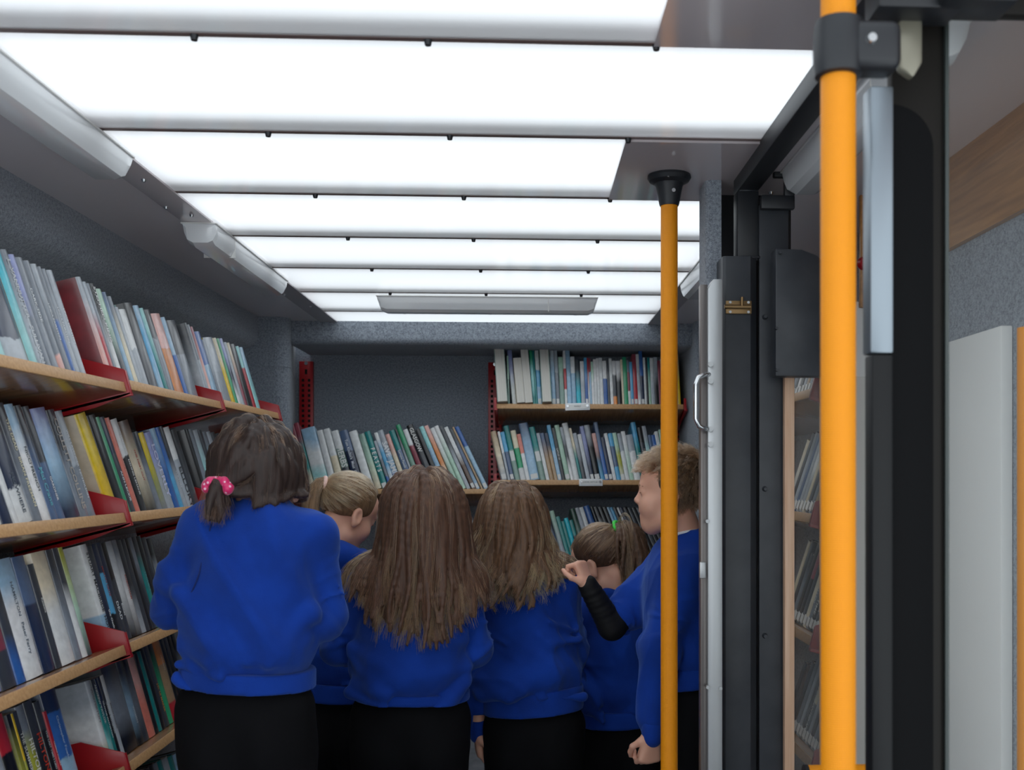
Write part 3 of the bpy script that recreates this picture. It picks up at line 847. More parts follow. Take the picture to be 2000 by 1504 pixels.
def comb(f, d, k, sub):
    if sub:
        h = np.clip(.5-.5*(f+d)/k, 0, 1); return f*(1-h)-d*h+k*h*(1-h)
    h = np.clip(.5+.5*(f-d)/k, 0, 1); return f*(1-h)+d*h-k*h*(1-h)
def field_at(prims, P):
    f = np.full(len(P), .5)
    for p in prims: f = comb(f, prim_d(p, P[:, 0], P[:, 1], P[:, 2]), p[5], p[6])
    return f
def grad_at(prims, P, e=.002):
    g = np.zeros_like(P)
    for i in range(3):
        d = np.zeros(3); d[i] = e; g[:, i] = field_at(prims, P+d)-field_at(prims, P-d)
    return g/np.maximum(np.linalg.norm(g, axis=1, keepdims=True), 1e-9)
def mesh_field(prims, res, post=None, pad=.02):
    lo = np.min([prim_box(p)[0] for p in prims if not p[6]], 0)-pad; hi = np.max([prim_box(p)[1] for p in prims if not p[6]], 0)+pad
    n = np.ceil((hi-lo)/res).astype(int)+1; ax = [lo[i]+res*np.arange(n[i]) for i in range(3)]
    F = np.full(n, .5, dtype=np.float32)
    for p in prims:
        a, b = prim_box(p); m = p[5]*1.2+res*3+.012
        i0 = np.clip(np.floor((a-m-lo)/res).astype(int), 0, n-1); i1 = np.clip(np.ceil((b+m-lo)/res).astype(int)+1, 1, n)
        if (i1 <= i0).any(): continue
        s = tuple(slice(i0[i], i1[i]) for i in range(3))
        X = ax[0][s[0]][:, None, None]; Y = ax[1][s[1]][None, :, None]; Z = ax[2][s[2]][None, None, :]
        F[s] = comb(F[s], prim_d(p, X, Y, Z).astype(np.float32), p[5], p[6])
    if post is not None: F = post(F, ax[0][:, None, None], ax[1][None, :, None], ax[2][None, None, :])
    # naive surface nets
    neg = F < 0; idx = -np.ones(np.array(n)-1, dtype=np.int64)
    cnt = np.zeros(np.array(n)-1, dtype=np.int32)
    for dx in (0, 1):
        for dy in (0, 1):
            for dz in (0, 1): cnt += neg[dx:n[0]-1+dx, dy:n[1]-1+dy, dz:n[2]-1+dz]
    cells = np.argwhere((cnt > 0) & (cnt < 8)); idx[tuple(cells.T)] = np.arange(len(cells))
    S = np.zeros((len(cells), 3)); C = np.zeros(len(cells)); cr = [(x, y, z) for x in (0, 1) for y in (0, 1) for z in (0, 1)]
    for a in cr:
        for ax_ in range(3):
            if a[ax_]: continue
            b = list(a); b[ax_] = 1
            fa = F[tuple((cells+a).T)]; fb = F[tuple((cells+b).T)]; m = (fa < 0) != (fb < 0)
            t = np.where(m, fa/np.where(m, fa-fb, 1), 0); q = np.repeat(np.array(a, float)[None], len(cells), 0); q[:, ax_] += t
            S[m] += q[m]; C += m
    verts = lo+res*(cells+S/np.maximum(C, 1)[:, None]); quads = []
    for ax_ in range(3):
        sa = [slice(0, n[i]) for i in range(3)]; sb_ = list(sa); sa[ax_] = slice(0, n[ax_]-1); sb_[ax_] = slice(1, n[ax_])
        A = neg[tuple(sa)]; B = neg[tuple(sb_)]; e = np.argwhere(A != B); o1, o2 = [(1, 2), (2, 0), (0, 1)][ax_]
        ok = (e[:, o1] > 0) & (e[:, o2] > 0) & (e[:, o1] < n[o1]-1) & (e[:, o2] < n[o2]-1); e = e[ok]
        fl = A[tuple(e.T)]; d1 = np.zeros(3, int); d1[o1] = 1; d2 = np.zeros(3, int); d2[o2] = 1
        q = np.stack([idx[tuple((e-d1-d2).T)], idx[tuple((e-d2).T)], idx[tuple(e.T)], idx[tuple((e-d1).T)]], 1)
        q[~fl] = q[~fl][:, ::-1]; quads.append(q)
    return verts, np.concatenate(quads)
def np_mesh(name, v, q, m, parent=None):
    me = bpy.data.meshes.new(name); me.vertices.add(len(v)); me.vertices.foreach_set('co', v.astype(np.float32).ravel())
    me.loops.add(q.size); me.loops.foreach_set('vertex_index', q.astype(np.int32).ravel())
    me.polygons.add(len(q)); me.polygons.foreach_set('loop_start', np.arange(0, q.size, 4, dtype=np.int32))
    me.update(calc_edges=True); me.validate(); me.shade_smooth(); me.materials.append(m)
    o = bpy.data.objects.new(name, me); link(o, parent); return o
def cloth_noise(seed, amp, freq=14, stretch=(1, 1, .45)):
    r = np.random.RandomState(seed); ks = r.normal(size=(9, 3))*np.array(stretch)*freq; ph = r.uniform(0, 6.28, 9); kw = r.normal(size=(3, 3))*5; pw = r.uniform(0, 6, 3)
    def f(F, X, Y, Z):
        wx = .12*np.sin(kw[0, 0]*X+kw[0, 1]*Y+kw[0, 2]*Z+pw[0]); wy = .12*np.sin(kw[1, 0]*X+kw[1, 1]*Y+kw[1, 2]*Z+pw[1]); s = 0
        for i in range(9):
            s = s+(1-np.abs(np.sin(ks[i, 0]*(X+wx)+ks[i, 1]*(Y+wy)+ks[i, 2]*Z+ph[i]))*1.6)*(.6 if i > 4 else 1)
        return F-(amp/3.2*np.maximum(s, -1.2)).astype(np.float32)
    return f
def rotm(yaw, pitch, roll):
    """head frame: +y is where the face looks; yaw turns it left, pitch tips it down"""
    return np.array((Matrix.Rotation(R(yaw), 3, 'Z') @ Matrix.Rotation(R(-pitch), 3, 'X') @ Matrix.Rotation(R(roll), 3, 'Y')))
M_SKIN = mat('skin', '#d9a48c', rough=.5, Subsurface_Weight=.12, Subsurface_Scale=.02)
def _knit(nt, b):
    tc = N(nt, 'ShaderNodeTexCoord'); n1 = N(nt, 'ShaderNodeTexNoise', i_Scale=420, i_Detail=2); L(nt, tc.outputs['Object'], n1.inputs[0]); bump(nt, b, n1.outputs[0], .35, .0015)
    n2 = N(nt, 'ShaderNodeTexNoise', i_Scale=9, i_Detail=3); L(nt, tc.outputs['Object'], n2.inputs[0])
    rp = ramp(nt, [(.3, '#0b2f80'), (.7, '#103c9c')]); L(nt, n2.outputs[0], rp.inputs[0]); L(nt, rp.outputs[0], b.inputs['Base Color'])
M_BLUE = mat('royal blue sweatshirt fleece', rough=.9, spec=.2, build=_knit, Sheen_Weight=.25, Sheen_Roughness=.5)
M_BLUE.node_tree.nodes['Principled BSDF'].inputs['Sheen Tint'].default_value = (.3, .5, 1, 1)
M_TROU = mat('black trouser cloth', '#0b0b0e', rough=.9, spec=.15)
M_UNDER = mat('black stretch sleeve', '#0a0a0d', rough=.7, spec=.3)
M_SHOE = mat('black shoe leather', '#0b0b0c', rough=.4)
M_SHIRT = mat('white shirt cotton', '#d8dade', rough=.8)
def hair_mat(name, c0, c1, tip, r0=.35):
    m = bpy.data.materials.new(name); m.use_nodes = True; nt = m.node_tree; nt.nodes.clear(); out = N(nt, 'ShaderNodeOutputMaterial')
    h = N(nt, 'ShaderNodeBsdfHairPrincipled'); h.model = 'CHIANG'; h.parametrization = 'COLOR'; h.inputs['Roughness'].default_value = r0; h.inputs['Radial Roughness'].default_value = .5
    hi = N(nt, 'ShaderNodeHairInfo'); rp = ramp(nt, [(0, c0), (1, c1)]); L(nt, hi.outputs['Random'], rp.inputs[0])
    mr = N(nt, 'ShaderNodeMapRange', i_1=.35, i_2=1.0); L(nt, hi.outputs['Intercept'], mr.inputs[0])
    mx = N(nt, 'ShaderNodeMix', data_type='RGBA'); mx.inputs[7].default_value = (*srgb(tip), 1); L(nt, mr.outputs[0], mx.inputs[0]); L(nt, rp.outputs[0], mx.inputs[6])
    L(nt, mx.outputs[2], h.inputs['Color']); L(nt, h.outputs[0], out.inputs[0]); return m
def hair_base_mat(name, c):
    def f(nt, b):
        tc = N(nt, 'ShaderNodeTexCoord'); mp = N(nt, 'ShaderNodeMapping'); mp.inputs['Scale'].default_value = (160, 160, 9)
        n = N(nt, 'ShaderNodeTexNoise', i_Scale=1, i_Detail=4); L(nt, tc.outputs['Object'], mp.inputs[0]); L(nt, mp.outputs[0], n.inputs[0])
        a = srgb(c); rp = ramp(nt, [(.3, tuple(v*.45 for v in a)), (.7, a)]); L(nt, n.outputs[0], rp.inputs[0]); L(nt, rp.outputs[0], b.inputs['Base Color']); bump(nt, b, n.outputs[0], .5, .003)
    return mat(name, rough=.6, build=f)
# ---------------------------------------------------------------- head, hands
def head_prims(c, Rm, s):
    P = []
    T = lambda x, y, z: np.array(c)+Rm @ (np.array([x, y, z])*s)
    E = lambda x, y, z, rx, ry, rz, k=.02, sub=False, M=None: P.append(p_ell(T(x, y, z), np.array([rx, ry, rz])*s, Rm if M is None else Rm @ M, k*s, sub))
    Cc = lambda a, b, r1, r2, k=.012, sub=False: P.append(p_cap(T(*a), T(*b), r1*s, r2*s, k*s, sub))
    E(0, -.012, .042, .073, .092, .080); E(0, .032, -.022, .058, .062, .074, .03); E(0, .058, -.080, .024, .020, .020, .03); E(0, .060, -.048, .032, .026, .030, .03); E(0, .050, .050, .055, .036, .040, .03)
    Cc((-.046, .012, -.068), (-.012, .060, -.088), .020, .018, .03); Cc((.046, .012, -.068), (.012, .060, -.088), .020, .018, .03)
    for q in (-1, 1):
        E(q*.038, .058, -.030, .026, .026, .028, .025); E(q*.031, .099, .010, .015, .012, .011, .012, True)
    for q in (-1, 1): E(q*.031, .0765, .009, .0140, .0140, .0125, .004); Cc((q*.022, .0905, .0065), (q*.040, .0875, .0065), .0016, .0016, .002, True)
    Cc((-.030, .080, .028), (.030, .080, .028), .012, .012, .014); Cc((0, .088, .008), (0, .102, -.014), .006, .0090, .016)
    for q in (-1, 1): E(q*.009, .094, -.019, .007, .009, .006, .006)
    Cc((-.018, .084, -.048), (0, .089, -.047), .006, .0065, .005); Cc((.018, .084, -.048), (0, .089, -.047), .006, .0065, .005); Cc((-.014, .083, -.060), (.014, .083, -.060), .007, .007, .006)
    Cc((-.026, .084, -.051), (0, .0965, -.0545), .0026, .0026, .003, True); Cc((.026, .084, -.051), (0, .0965, -.0545), .0026, .0026, .003, True)
    for q in (-1, 1):
        M = np.array(Matrix.Rotation(R(q*-22), 3, 'Z') @ Matrix.Rotation(R(12), 3, 'X'))
        E(q*.077, -.008, -.008, .0085, .019, .030, .006, False, M); E(q*.0745, -.006, -.036, .006, .009, .010, .008, False, M)
        E(q*.086, -.004, -.004, .007, .012, .020, .005, True, M)
    return P
def hand_prims(w, fwd, palm_n, s=.8, curl=60, thumb_side=1, spread=1):
    """w wrist, fwd towards the knuckles, palm_n out of the palm"""
    f = np.array(fwd, float); f /= np.linalg.norm(f); n = np.array(palm_n, float); n -= f*(n@f); n /= np.linalg.norm(n); sd = np.cross(f, n)*thumb_side
    P = []; w = np.array(w, float); Q = lambda a, b, c: w+(f*a+sd*b+n*c)*s
    for i, b in enumerate((-.028, -.010, .009, .027)): P.append(p_cap(Q(.004, b*.55, 0), Q(.082-.004*abs(i-2), b, 0), .0155*s, .0125*s, .016*s))
    for i, (b, ln) in enumerate(((-.029, .052), (-.010, .062), (.010, .068), (.029, .060))):
        p = Q(.084-.003*abs(i-2), b, 0); a = 0; d = f.copy()
        for j, fr in enumerate((.46, .31, .25)):
            a += R(curl*(1.15 if j == 0 else 1.0)*(1-.06*i)); d = f*math.cos(a)+n*math.sin(a); q = p+d*ln*fr*1.25*s
            P.append(p_cap(p, q, (.0095-.0012*j)*s, (.0088-.0014*j)*s, .0035*s)); p = q
    p = Q(.022, .034, .006); q1 = p+(f*.6+sd*.55+n*.45)*.036*s; q2 = q1+(f*.75-sd*.05+n*.55)*.030*s; q3 = q2+(f*.7-sd*.35+n*.5)*.022*s
    P += [p_cap(Q(.012, .020, .004), p, .015*s, .013*s, .014*s), p_cap(p, q1, .0125*s, .0105*s, .006*s), p_cap(q1, q2, .0105*s, .0092*s, .004*s), p_cap(q2, q3, .009*s, .0075*s, .004*s)]
    return P
# ---------------------------------------------------------------- hair
def scalp_points(n, seed, c, Rm, s, mode):
    r = np.random.RandomState(seed); out = []
    while sum(len(o) for o in out) < n:
        d = r.normal(size=(4000, 3)); d /= np.linalg.norm(d, axis=1, keepdims=True)
        x, y, z = d.T
        p = d*np.array([.073, .092, .080])+np.array([0, -.012, .042]); X, Y, Z = p.T
        line = np.where(Y > .03, .075+(Y-.03)*.1, np.where(Y > -.015, .025+(Y+.015)*1.1, -.028+np.clip(Y+.06, 0, .05)*.75))
        ok = Z > line
        if mode == 'short': ok = Z > np.where(Y > .03, .066, np.where(Y > -.01, .002+(Y+.01)*1.6, -.030))
        out.append(p[ok])
    return np.concatenate(out)[:n]
def grow(P0, D0, steps, step, head, body, off, targ, grav, jitter, seed):
    """march the strands; head and body are prims to slide over, off the distance each layer keeps"""
    r = np.random.RandomState(seed); P = P0.copy(); D = D0.copy(); path = [P.copy()]
    j = r.normal(size=P.shape)*jitter
    for k in range(steps):
        g = targ(P, k/steps, k); D = D+g*grav(k/steps)+j*.3+r.normal(size=P.shape)*jitter*.35
        D /= np.linalg.norm(D, axis=1, keepdims=True); Pn = P+D*step[:, None]
        for prims, of in ((head, off), (body, off*.8+.011)):
            if prims is None: continue
            for _ in range(2):
                f = field_at(prims, Pn); m = f < of
                if m.any(): Pn[m] += grad_at(prims, Pn[m])*(of[m]-f[m])[:, None]
        D = Pn-P; nn = np.linalg.norm(D, axis=1, keepdims=True); D = D/np.maximum(nn, 1e-6); P = Pn; path.append(P.copy())
    return np.stack(path, 1)
def children(G, per, rad, clump, seed, fray=0.0, keep_root=None):
    r = np.random.RandomState(seed); n, m, _ = G.shape; t = np.linspace(0, 1, m)[None, :, None]
    out = []
    for i in range(per):
        o = r.normal(size=(n, 1, 3))*rad; o2 = r.normal(size=(n, 1, 3))*rad*fray
        ph = r.uniform(0, 6.28, (n, 1, 1)); w = np.sin(t*r.uniform(6, 14, (n, 1, 1))+ph)*rad*.35*t*r.normal(size=(n, 1, 3))
        out.append(G+o*(1-clump*t)+o2*t**2+w)
    return np.concatenate(out)
def hair_object(name, S, m, parent, r0=.00038, r1=.00016):
    hc = bpy.data.hair_curves.new(name); n, k, _ = S.shape; hc.add_curves([k]*n)
    hc.position_data.foreach_set('vector', S.astype(np.float32).ravel())
    a = hc.attributes.get('radius') or hc.attributes.new('radius', 'FLOAT', 'POINT')
    a.data.foreach_set('value', np.tile(np.linspace(r0, r1, k), n).astype(np.float32)); hc.materials.append(m)
    o = bpy.data.objects.new(name, hc); link(o, parent); return o
def cap_prims(c, Rm, s, mode, th=.007):
    P = [p_ell(np.array(c)+Rm @ (np.array([0, -.014, .043])*s), np.array([.073+th, .091+th, .080+th])*s, Rm, .01)]
    # keep the face, ears and neck clear
    T = lambda x, y, z: np.array(c)+Rm @ (np.array([x, y, z])*s)
    P.append(p_ell(T(0, .115, -.005), np.array([.085, .095, .078])*s, Rm, .012, True))
    P.append(p_ell(T(0, .02, -.085), np.array([.12, .085 if mode != 'short' else .10, .085])*s, Rm, .012, True))
    P.append(p_ell(T(0, -.06, -.105), np.array([.12, .10, .075])*s, Rm, .012, True))
    return P
def hair_mesh(name, guides, r, m, parent, cap, res=.0045, every=1, seed=0):
    P = list(cap)
    for g in guides[::every]:
        for a, b, t in zip(g[:-2:2], g[2::2], np.linspace(0, 1, len(g[2::2]))):
            rr_ = r*(1-.55*t); P.append(p_cap(a, b, rr_, rr_*.93, .006))
    v, q = mesh_field(P, res); return np_mesh(name, v, q, m, parent)
# ---------------------------------------------------------------- a child
def make_child(name_label, Y, s, hd, head_c, head_rot, neck, shL, shR, elL, elR, wrL, wrR, hem, hem_w, hem_d=.105, waist=None, res=.0045, face=None, hood=False, hands=None, seed=1, chest_d=.088, under=None, band=.05, blouse=.014, sleeve_r=(.056, .046), yaw_t=0, sleeve_cut=None, ftw=0.10):
    root = empty('person', (0, 0, 0)); tag(root, name_label, 'person', 'schoolchildren in blue sweatshirts')
    A = lambda p: np.array(p, float)
    hc, nk, sl, sr, el, er, wl, wr, hm = map(A, (head_c, neck, shL, shR, elL, elR, wrL, wrR, hem))
    Rm = rotm(*head_rot); Ht = np.array(Matrix.Rotation(R(yaw_t), 3, 'Z'))
    mid = (sl+sr)/2; half = np.linalg.norm((sr-sl)[:2])/2; ax = (sr-sl); ax[2] = 0; ax /= np.linalg.norm(ax)
    Bt = np.array([ax, np.cross([0, 0, 1], ax), [0, 0, 1]]).T
    up = mid-hm; tl = np.linalg.norm(up)
    # body: one skin
    H = head_prims(hc, Rm, s)
    jaw = hc+Rm @ (np.array([0, -.025, -.06])*s)
    B = [p_cap(jaw, nk+A((0, 0, -.02)), .043*s, .048*s, .03)]
    B += [p_ell(mid+A((0, 0, -.06)), A((half*.85, chest_d*.70, .12)), Bt, .04), p_ell(mid*.45+hm*.55, A((hem_w*.68, hem_d*.5, tl*.38)), Bt, .03), p_ell(hm+A((0, 0, -.04)), A((hem_w*.74, hem_d*.58, .10)), Bt, .03),
          p_cap(sl+A((0, 0, .0)), sr, .040, .040, .05)]
    for a, b, c in ((sl, el, wl), (sr, er, wr)):
        B += [p_cap(a, b, .036, .029, .02), p_cap(b, c, .029, .0205, .012)]
    leg = []; zf = hm[2]-.06
    for q in (-1, 1):
        hp = hm+ax*q*hem_w*.48+A((0, 0, -.07)); kn = np.array([hp[0]+ax[0]*q*.005, hp[1]+ax[1]*q*.005, zf*.52]); an = np.array([kn[0], kn[1]-.01, .075])
        leg.append((hp, kn, an)); B += [p_cap(hp, kn, .052, .044, .015), p_cap(kn, an, .046, .030, .02), p_cap(an, an+A((0, 0, -.04)), .03, .03, .01)]
    HP = []
    for i, (w, e) in enumerate(((wl, el), (wr, er))):
        hd_ = (hands or {}).get(i); f = (w-e)/np.linalg.norm(w-e)
        if hd_: HP += hand_prims(w, hd_['fwd'], hd_['palm'], s=hd_.get('s', .8), curl=hd_.get('curl', 60), thumb_side=hd_.get('thumb', 1))
        else: HP += hand_prims(w, f, A((0, 0, -1.0))+ax*(.4 if i == 0 else -.4), s=.78, curl=28, thumb_side=1 if i == 0 else -1)
    v, q = mesh_field(B+H+HP, res); body = np_mesh('body', v, q, M_SKIN, root)
    # sweatshirt
    up_n = up/tl
    S = [p_ell(mid*.82+hm*.18+A((0, 0, -.0)), A((half*1.02+.014, chest_d+.018, .15)), Bt, .05), p_ell(mid*.5+hm*.5, A((max(half*.98, hem_w), hem_d+.006, tl*.48)), Bt, .06),
         p_ell(hm+up_n*(band+.055), A((hem_w+blouse*.6, hem_d+blouse, .075)), Bt, .05), p_cap(sl+A((0, 0, -.005)), sr+A((0, 0, -.005)), .050, .050, .05),
         p_cap(sl*.5+nk*.5+A((0, 0, -.03)), sr*.5+nk*.5+A((0, 0, -.03)), .052, .052, .05), p_ell(nk+A((0, 0, -.045)), A((.085, .070, .055)), Bt, .04)]
    for i, (a, b, c) in enumerate(((sl, el, wl), (sr, er, wr))):
        cut = (sleeve_cut or {}).get(i)
        if cut:
            e = a+(b-a)*cut; S += [p_cap(a, e, sleeve_r[0], sleeve_r[1]+.006, .03), p_tor(e, _along(b-a), .038, .012, .01)]
        else:
            S += [p_cap(a, b, sleeve_r[0], sleeve_r[1], .03), p_cap(b, b+(c-b)*.80, sleeve_r[1]+.001, .036, .018), p_cap(b+(c-b)*.74, b+(c-b)*.93, .030, .027, .010)]
    if hood: S += [p_ell(nk+A((0, -.055, -.02)) , A((.085, .045, .06)), Bt, .025), p_tor(nk+A((0, -.01, .0)), np.eye(3), .068, .022, .02)]
    else: S += [p_tor(nk+A((0, 0, -.004)), Bt @ np.array(Matrix.Rotation(R(-14), 3, 'X')), .056, .0095, .008, ry=.92)]
    S.append(p_cap(nk+A((0, .0, -.02)), nk+A((0, .01, .09)), .050, .052, .006, True))
    # creases at the elbows and armpits
    rs = np.random.RandomState(seed+9)
    for a, b, c in ((sl, el, wl), (sr, er, wr)):
        for k in range(9):
            t = [.12, .24, .62, .74, .86, .97][k % 6]+rs.uniform(-.04, .04); d = _along(b-a+rs.normal(size=3)*.12); S.append(p_tor(a+(b-a)*t, d, .046+.004*rs.rand(), .0075, .007))
    for k in range(10):
        z = rs.uniform(.08, .7); c0 = hm+(mid-hm)*z; sx_ = rs.choice([-1, 1]); e0 = c0+ax*sx_*hem_w*rs.uniform(.85, 1.0)+Bt[:, 1]*(-hem_d*.55); e1 = c0+ax*sx_*hem_w*rs.uniform(.1, .5)+Bt[:, 1]*(-hem_d*1.0)+A((0, 0, rs.uniform(-.12, .04)))
        S.append(p_cap(e0, e1, .011, .006, .018))
    cn = cloth_noise(seed, .017, 11, (1, 1, .55))
    def post(F, X, Y_, Z):
        F = cn(F, X, Y_, Z); hz = (X-hm[0])*up_n[0]+(Y_-hm[1])*up_n[1]+(Z-hm[2])*up_n[2]
        near = np.sqrt((X-hm[0])**2+(Y_-hm[1])**2) < max(hem_w, .13)*1.22
        F = np.where(near & (Z < hm[2]+.3), np.maximum(F, -hz.astype(np.float32)), F); return F
    v, q = mesh_field(S, res, post); sw = np_mesh('sweatshirt', v, q, M_BLUE, root)
    bd = [p_ell(hm+up_n*(band*.5), A((hem_w+.004, hem_d+.003, .30)), Bt, .01)]
    def postb(F, X, Y_, Z):
        hz = ((X-hm[0])*up_n[0]+(Y_-hm[1])*up_n[1]+(Z-hm[2])*up_n[2]).astype(np.float32); return np.maximum(np.maximum(F, hz-band-.004), -hz-.001)
    v, q = mesh_field(bd, .005, postb); np_mesh('waistband', v, q, M_BLUE, sw)
    for i, (b, c) in enumerate(((el, wl), (er, wr))):
        if (sleeve_cut or {}).get(i): continue
        v, q = mesh_field([p_cap(b+(c-b)*.90, b+(c-b)*1.02, .029, .027, .01)], .004); np_mesh('cuff', v, q, M_BLUE, sw)
    # trousers
    T = [p_ell(hm+A((0, 0, -.055)), A((hem_w-.006, hem_d-.010, .10)), Bt, .04)]
    for hp, kn, an in leg: T += [p_cap(hp+A((0, 0, .02)), kn, hem_w*.50+.006, .066, .012), p_cap(kn, an, .066, .055, .03)]
    bt = hm+A((0, -hem_d*.26, -.12)); T += [p_ell(bt+ax*hem_w*.38, A((hem_w*.5, .075, .09)), Bt, .03), p_ell(bt-ax*hem_w*.38, A((hem_w*.5, .075, .09)), Bt, .03)]
    cn2 = cloth_noise(seed+50, .008, 10)
    v, q = mesh_field(T, .006, cn2); np_mesh('trousers', v, q, M_TROU, root)
    for hp, kn, an in leg:
        v, q = mesh_field([p_cap(A((an[0], an[1]-.01, .035)), A((an[0], an[1]+.12*1.0, .028)), .034, .028, .01), p_cap(A((an[0], an[1]-.012, .05)), A((an[0], an[1], .08)), .036, .036, .02)], .005, lambda F, X, Y_, Z: np.maximum(F, (-Z+.001).astype(np.float32)+0*F))
        np_mesh('shoe', v, q, M_SHOE, root)
    if under is not None:
        b, c = (el, wl) if under == 0 else (er, wr); a = sl if under == 0 else sr
        U = [p_cap(a+(b-a)*.55, b, .044, .037, .02), p_cap(b, c-(c-b)*.0, .037, .0265, .012)]
        for k in range(7): t = .12+.12*k; U.append(p_tor(b+(c-b)*t, _along(c-b+A((.02, .01*(-1)**k, 0))), .032-.009*t, .0045, .006))
        v, q = mesh_field(U, .0035); np_mesh('undersleeve', v, q, M_UNDER, root)
    eyes = []
    for qx in (-1, 1):
        e = hc+Rm @ (A((qx*.031, .0765, .009))*s); v, qd = mesh_field([p_ell(e, A((.0128, .0128, .0118))*s)], .003); eyes.append((v, qd))
    ey = np_mesh('eyes', np.concatenate([eyes[0][0], eyes[1][0]]), np.concatenate([eyes[0][1], eyes[1][1]+len(eyes[0][0])]), M_EYE, body)
    br = []; n0 = 0; vs = []; qs = []
    for qx in (-1, 1):
        T_ = lambda x, y, z: hc+Rm @ (A((x, y, z))*s)
        v, qd = mesh_field([p_cap(T_(qx*.018, .0935, .026), T_(qx*.034, .0905, .030), .003, .003, .004), p_cap(T_(qx*.034, .0905, .030), T_(qx*.046, .079, .026), .003, .0015, .004)], .002); vs.append(v); qs.append(qd+n0); n0 += len(v)
        v, qd = mesh_field([p_cap(T_(qx*.021, .0915, .0078), T_(qx*.041, .0885, .0075), .0017, .0017, .002)], .0015); vs.append(v); qs.append(qd+n0); n0 += len(v)
    np_mesh('eyebrows_and_lashes', np.concatenate(vs), np.concatenate(qs), M_BROW, body)
    return root, dict(hc=hc, Rm=Rm, s=s, H=H, S=S, B=B)
def _along(d):
    d = np.array(d, float); d /= np.linalg.norm(d); a = np.cross(d, [0.3, .9, .1]); a /= np.linalg.norm(a); return np.stack([a, np.cross(d, a), d], 1)
M_EYE = mat('eye white', '#dcdcd8', rough=.15); M_BROW = mat('brow hair', '#a07a62', rough=.8)
def Pp(u, v, Y): return PX(u, v, Y)
def head_dir(D, Rm): return D @ Rm.T
def dn(P, t, k): return np.tile(np.array([0, 0, -1.0]), (len(P), 1))

def seam(info, pts, parent, n=24):
    P = np.array(pts, float); t = np.linspace(0, len(P)-1, n); Q = np.stack([np.interp(t, range(len(P)), P[:, i]) for i in range(3)], 1)
    for _ in range(4): Q = Q-grad_at(info['S'], Q)*(field_at(info['S'], Q)+.001)[:, None]
    MB().tube([tuple(q) for q in Q], .0016, 6).build('seam', M_SEAM, parent, smooth=True)
M_SEAM = mat('seam thread', '#08225e', rough=.9)
# ================================================================ the six children
def std_head(i): return i['hc'], i['Rm'], i['s']
def local_roots(n, seed, info, mode='long'):
    P = scalp_points(n, seed, None, None, None, mode); hc, Rm, s = std_head(info); return P, hc+(P*s) @ Rm.T
def long_hair(info, root, seed, n, length, cols, tip, spread=.5, part=0.0, steps=34, wave=.06, outw=.35, name='hair', per=14):
    hc, Rm, s = std_head(info); Pl, Pw = local_roots(n, seed, info); r = np.random.RandomState(seed)
    sx = np.sign(Pl[:, 0]-part+r.normal(size=n)*.004)
    fr = np.clip((Pl[:, 1]+.075)/.07, 0, 1)      # 1 at the front of the parting, 0 over the back of the head
    D = np.stack([sx*(.15+.55*fr)*(.6+.4*r.rand(n))+Pl[:, 0]*4, -.35-.3*fr, .1*fr-.7*(1-fr)], 1); D /= np.linalg.norm(D, axis=1, keepdims=True); D = D @ Rm.T
    off = .003+.011*r.rand(n)*s; ln = length*(.72+.28*r.rand(n))*(1-.22*np.abs(Pl[:, 0])/.07)-np.clip((.12-Pl[:, 2])*.4, 0, .1); step = ln/steps
    ph = r.uniform(0, 6.28, (n, 1)); outx = (Pw[:, 0]-hc[0])[:, None]
    def targ(P, t, k):
        g = np.tile(np.array([0, -.10, -1.0]), (len(P), 1)); g[:, 0] += np.clip((P[:, 0]-hc[0])/.09, -1.2, 1.2)*outw*(1 if t > .4 else .15)
        g += np.concatenate([np.sin(ph+t*9), np.cos(ph+t*8)*.5, 0*ph], 1)*wave*(t*3); return g
    G = grow(Pw, D, steps, step, info['H']+info['B'][:1], info['S'], off, targ, lambda t: .32+.25*t, .03, seed)
    fm = field_at(info['S'], G.reshape(-1, 3)).reshape(G.shape[:2]).min(1); zt = G[:, :, 2].min(1); front = G[:, -1, 1] > hc[1]+.03
    G = G[(fm > -.006) & (zt > np.percentile(zt, 3)) & ~(front & (fm < .002))]
    mb_ = hair_base_mat('hair mass '+cols[0], cols[0]); h = hair_mesh(name, G, .0105, mb_, root, cap_prims(hc, Rm, s, 'long'), every=3)
    C_ = children(G, per, .0038, .55, seed+1, fray=1.1); hair_object('hair_strands', C_, hair_mat('strands '+cols[0], cols[0], cols[1], tip), h)
    return G
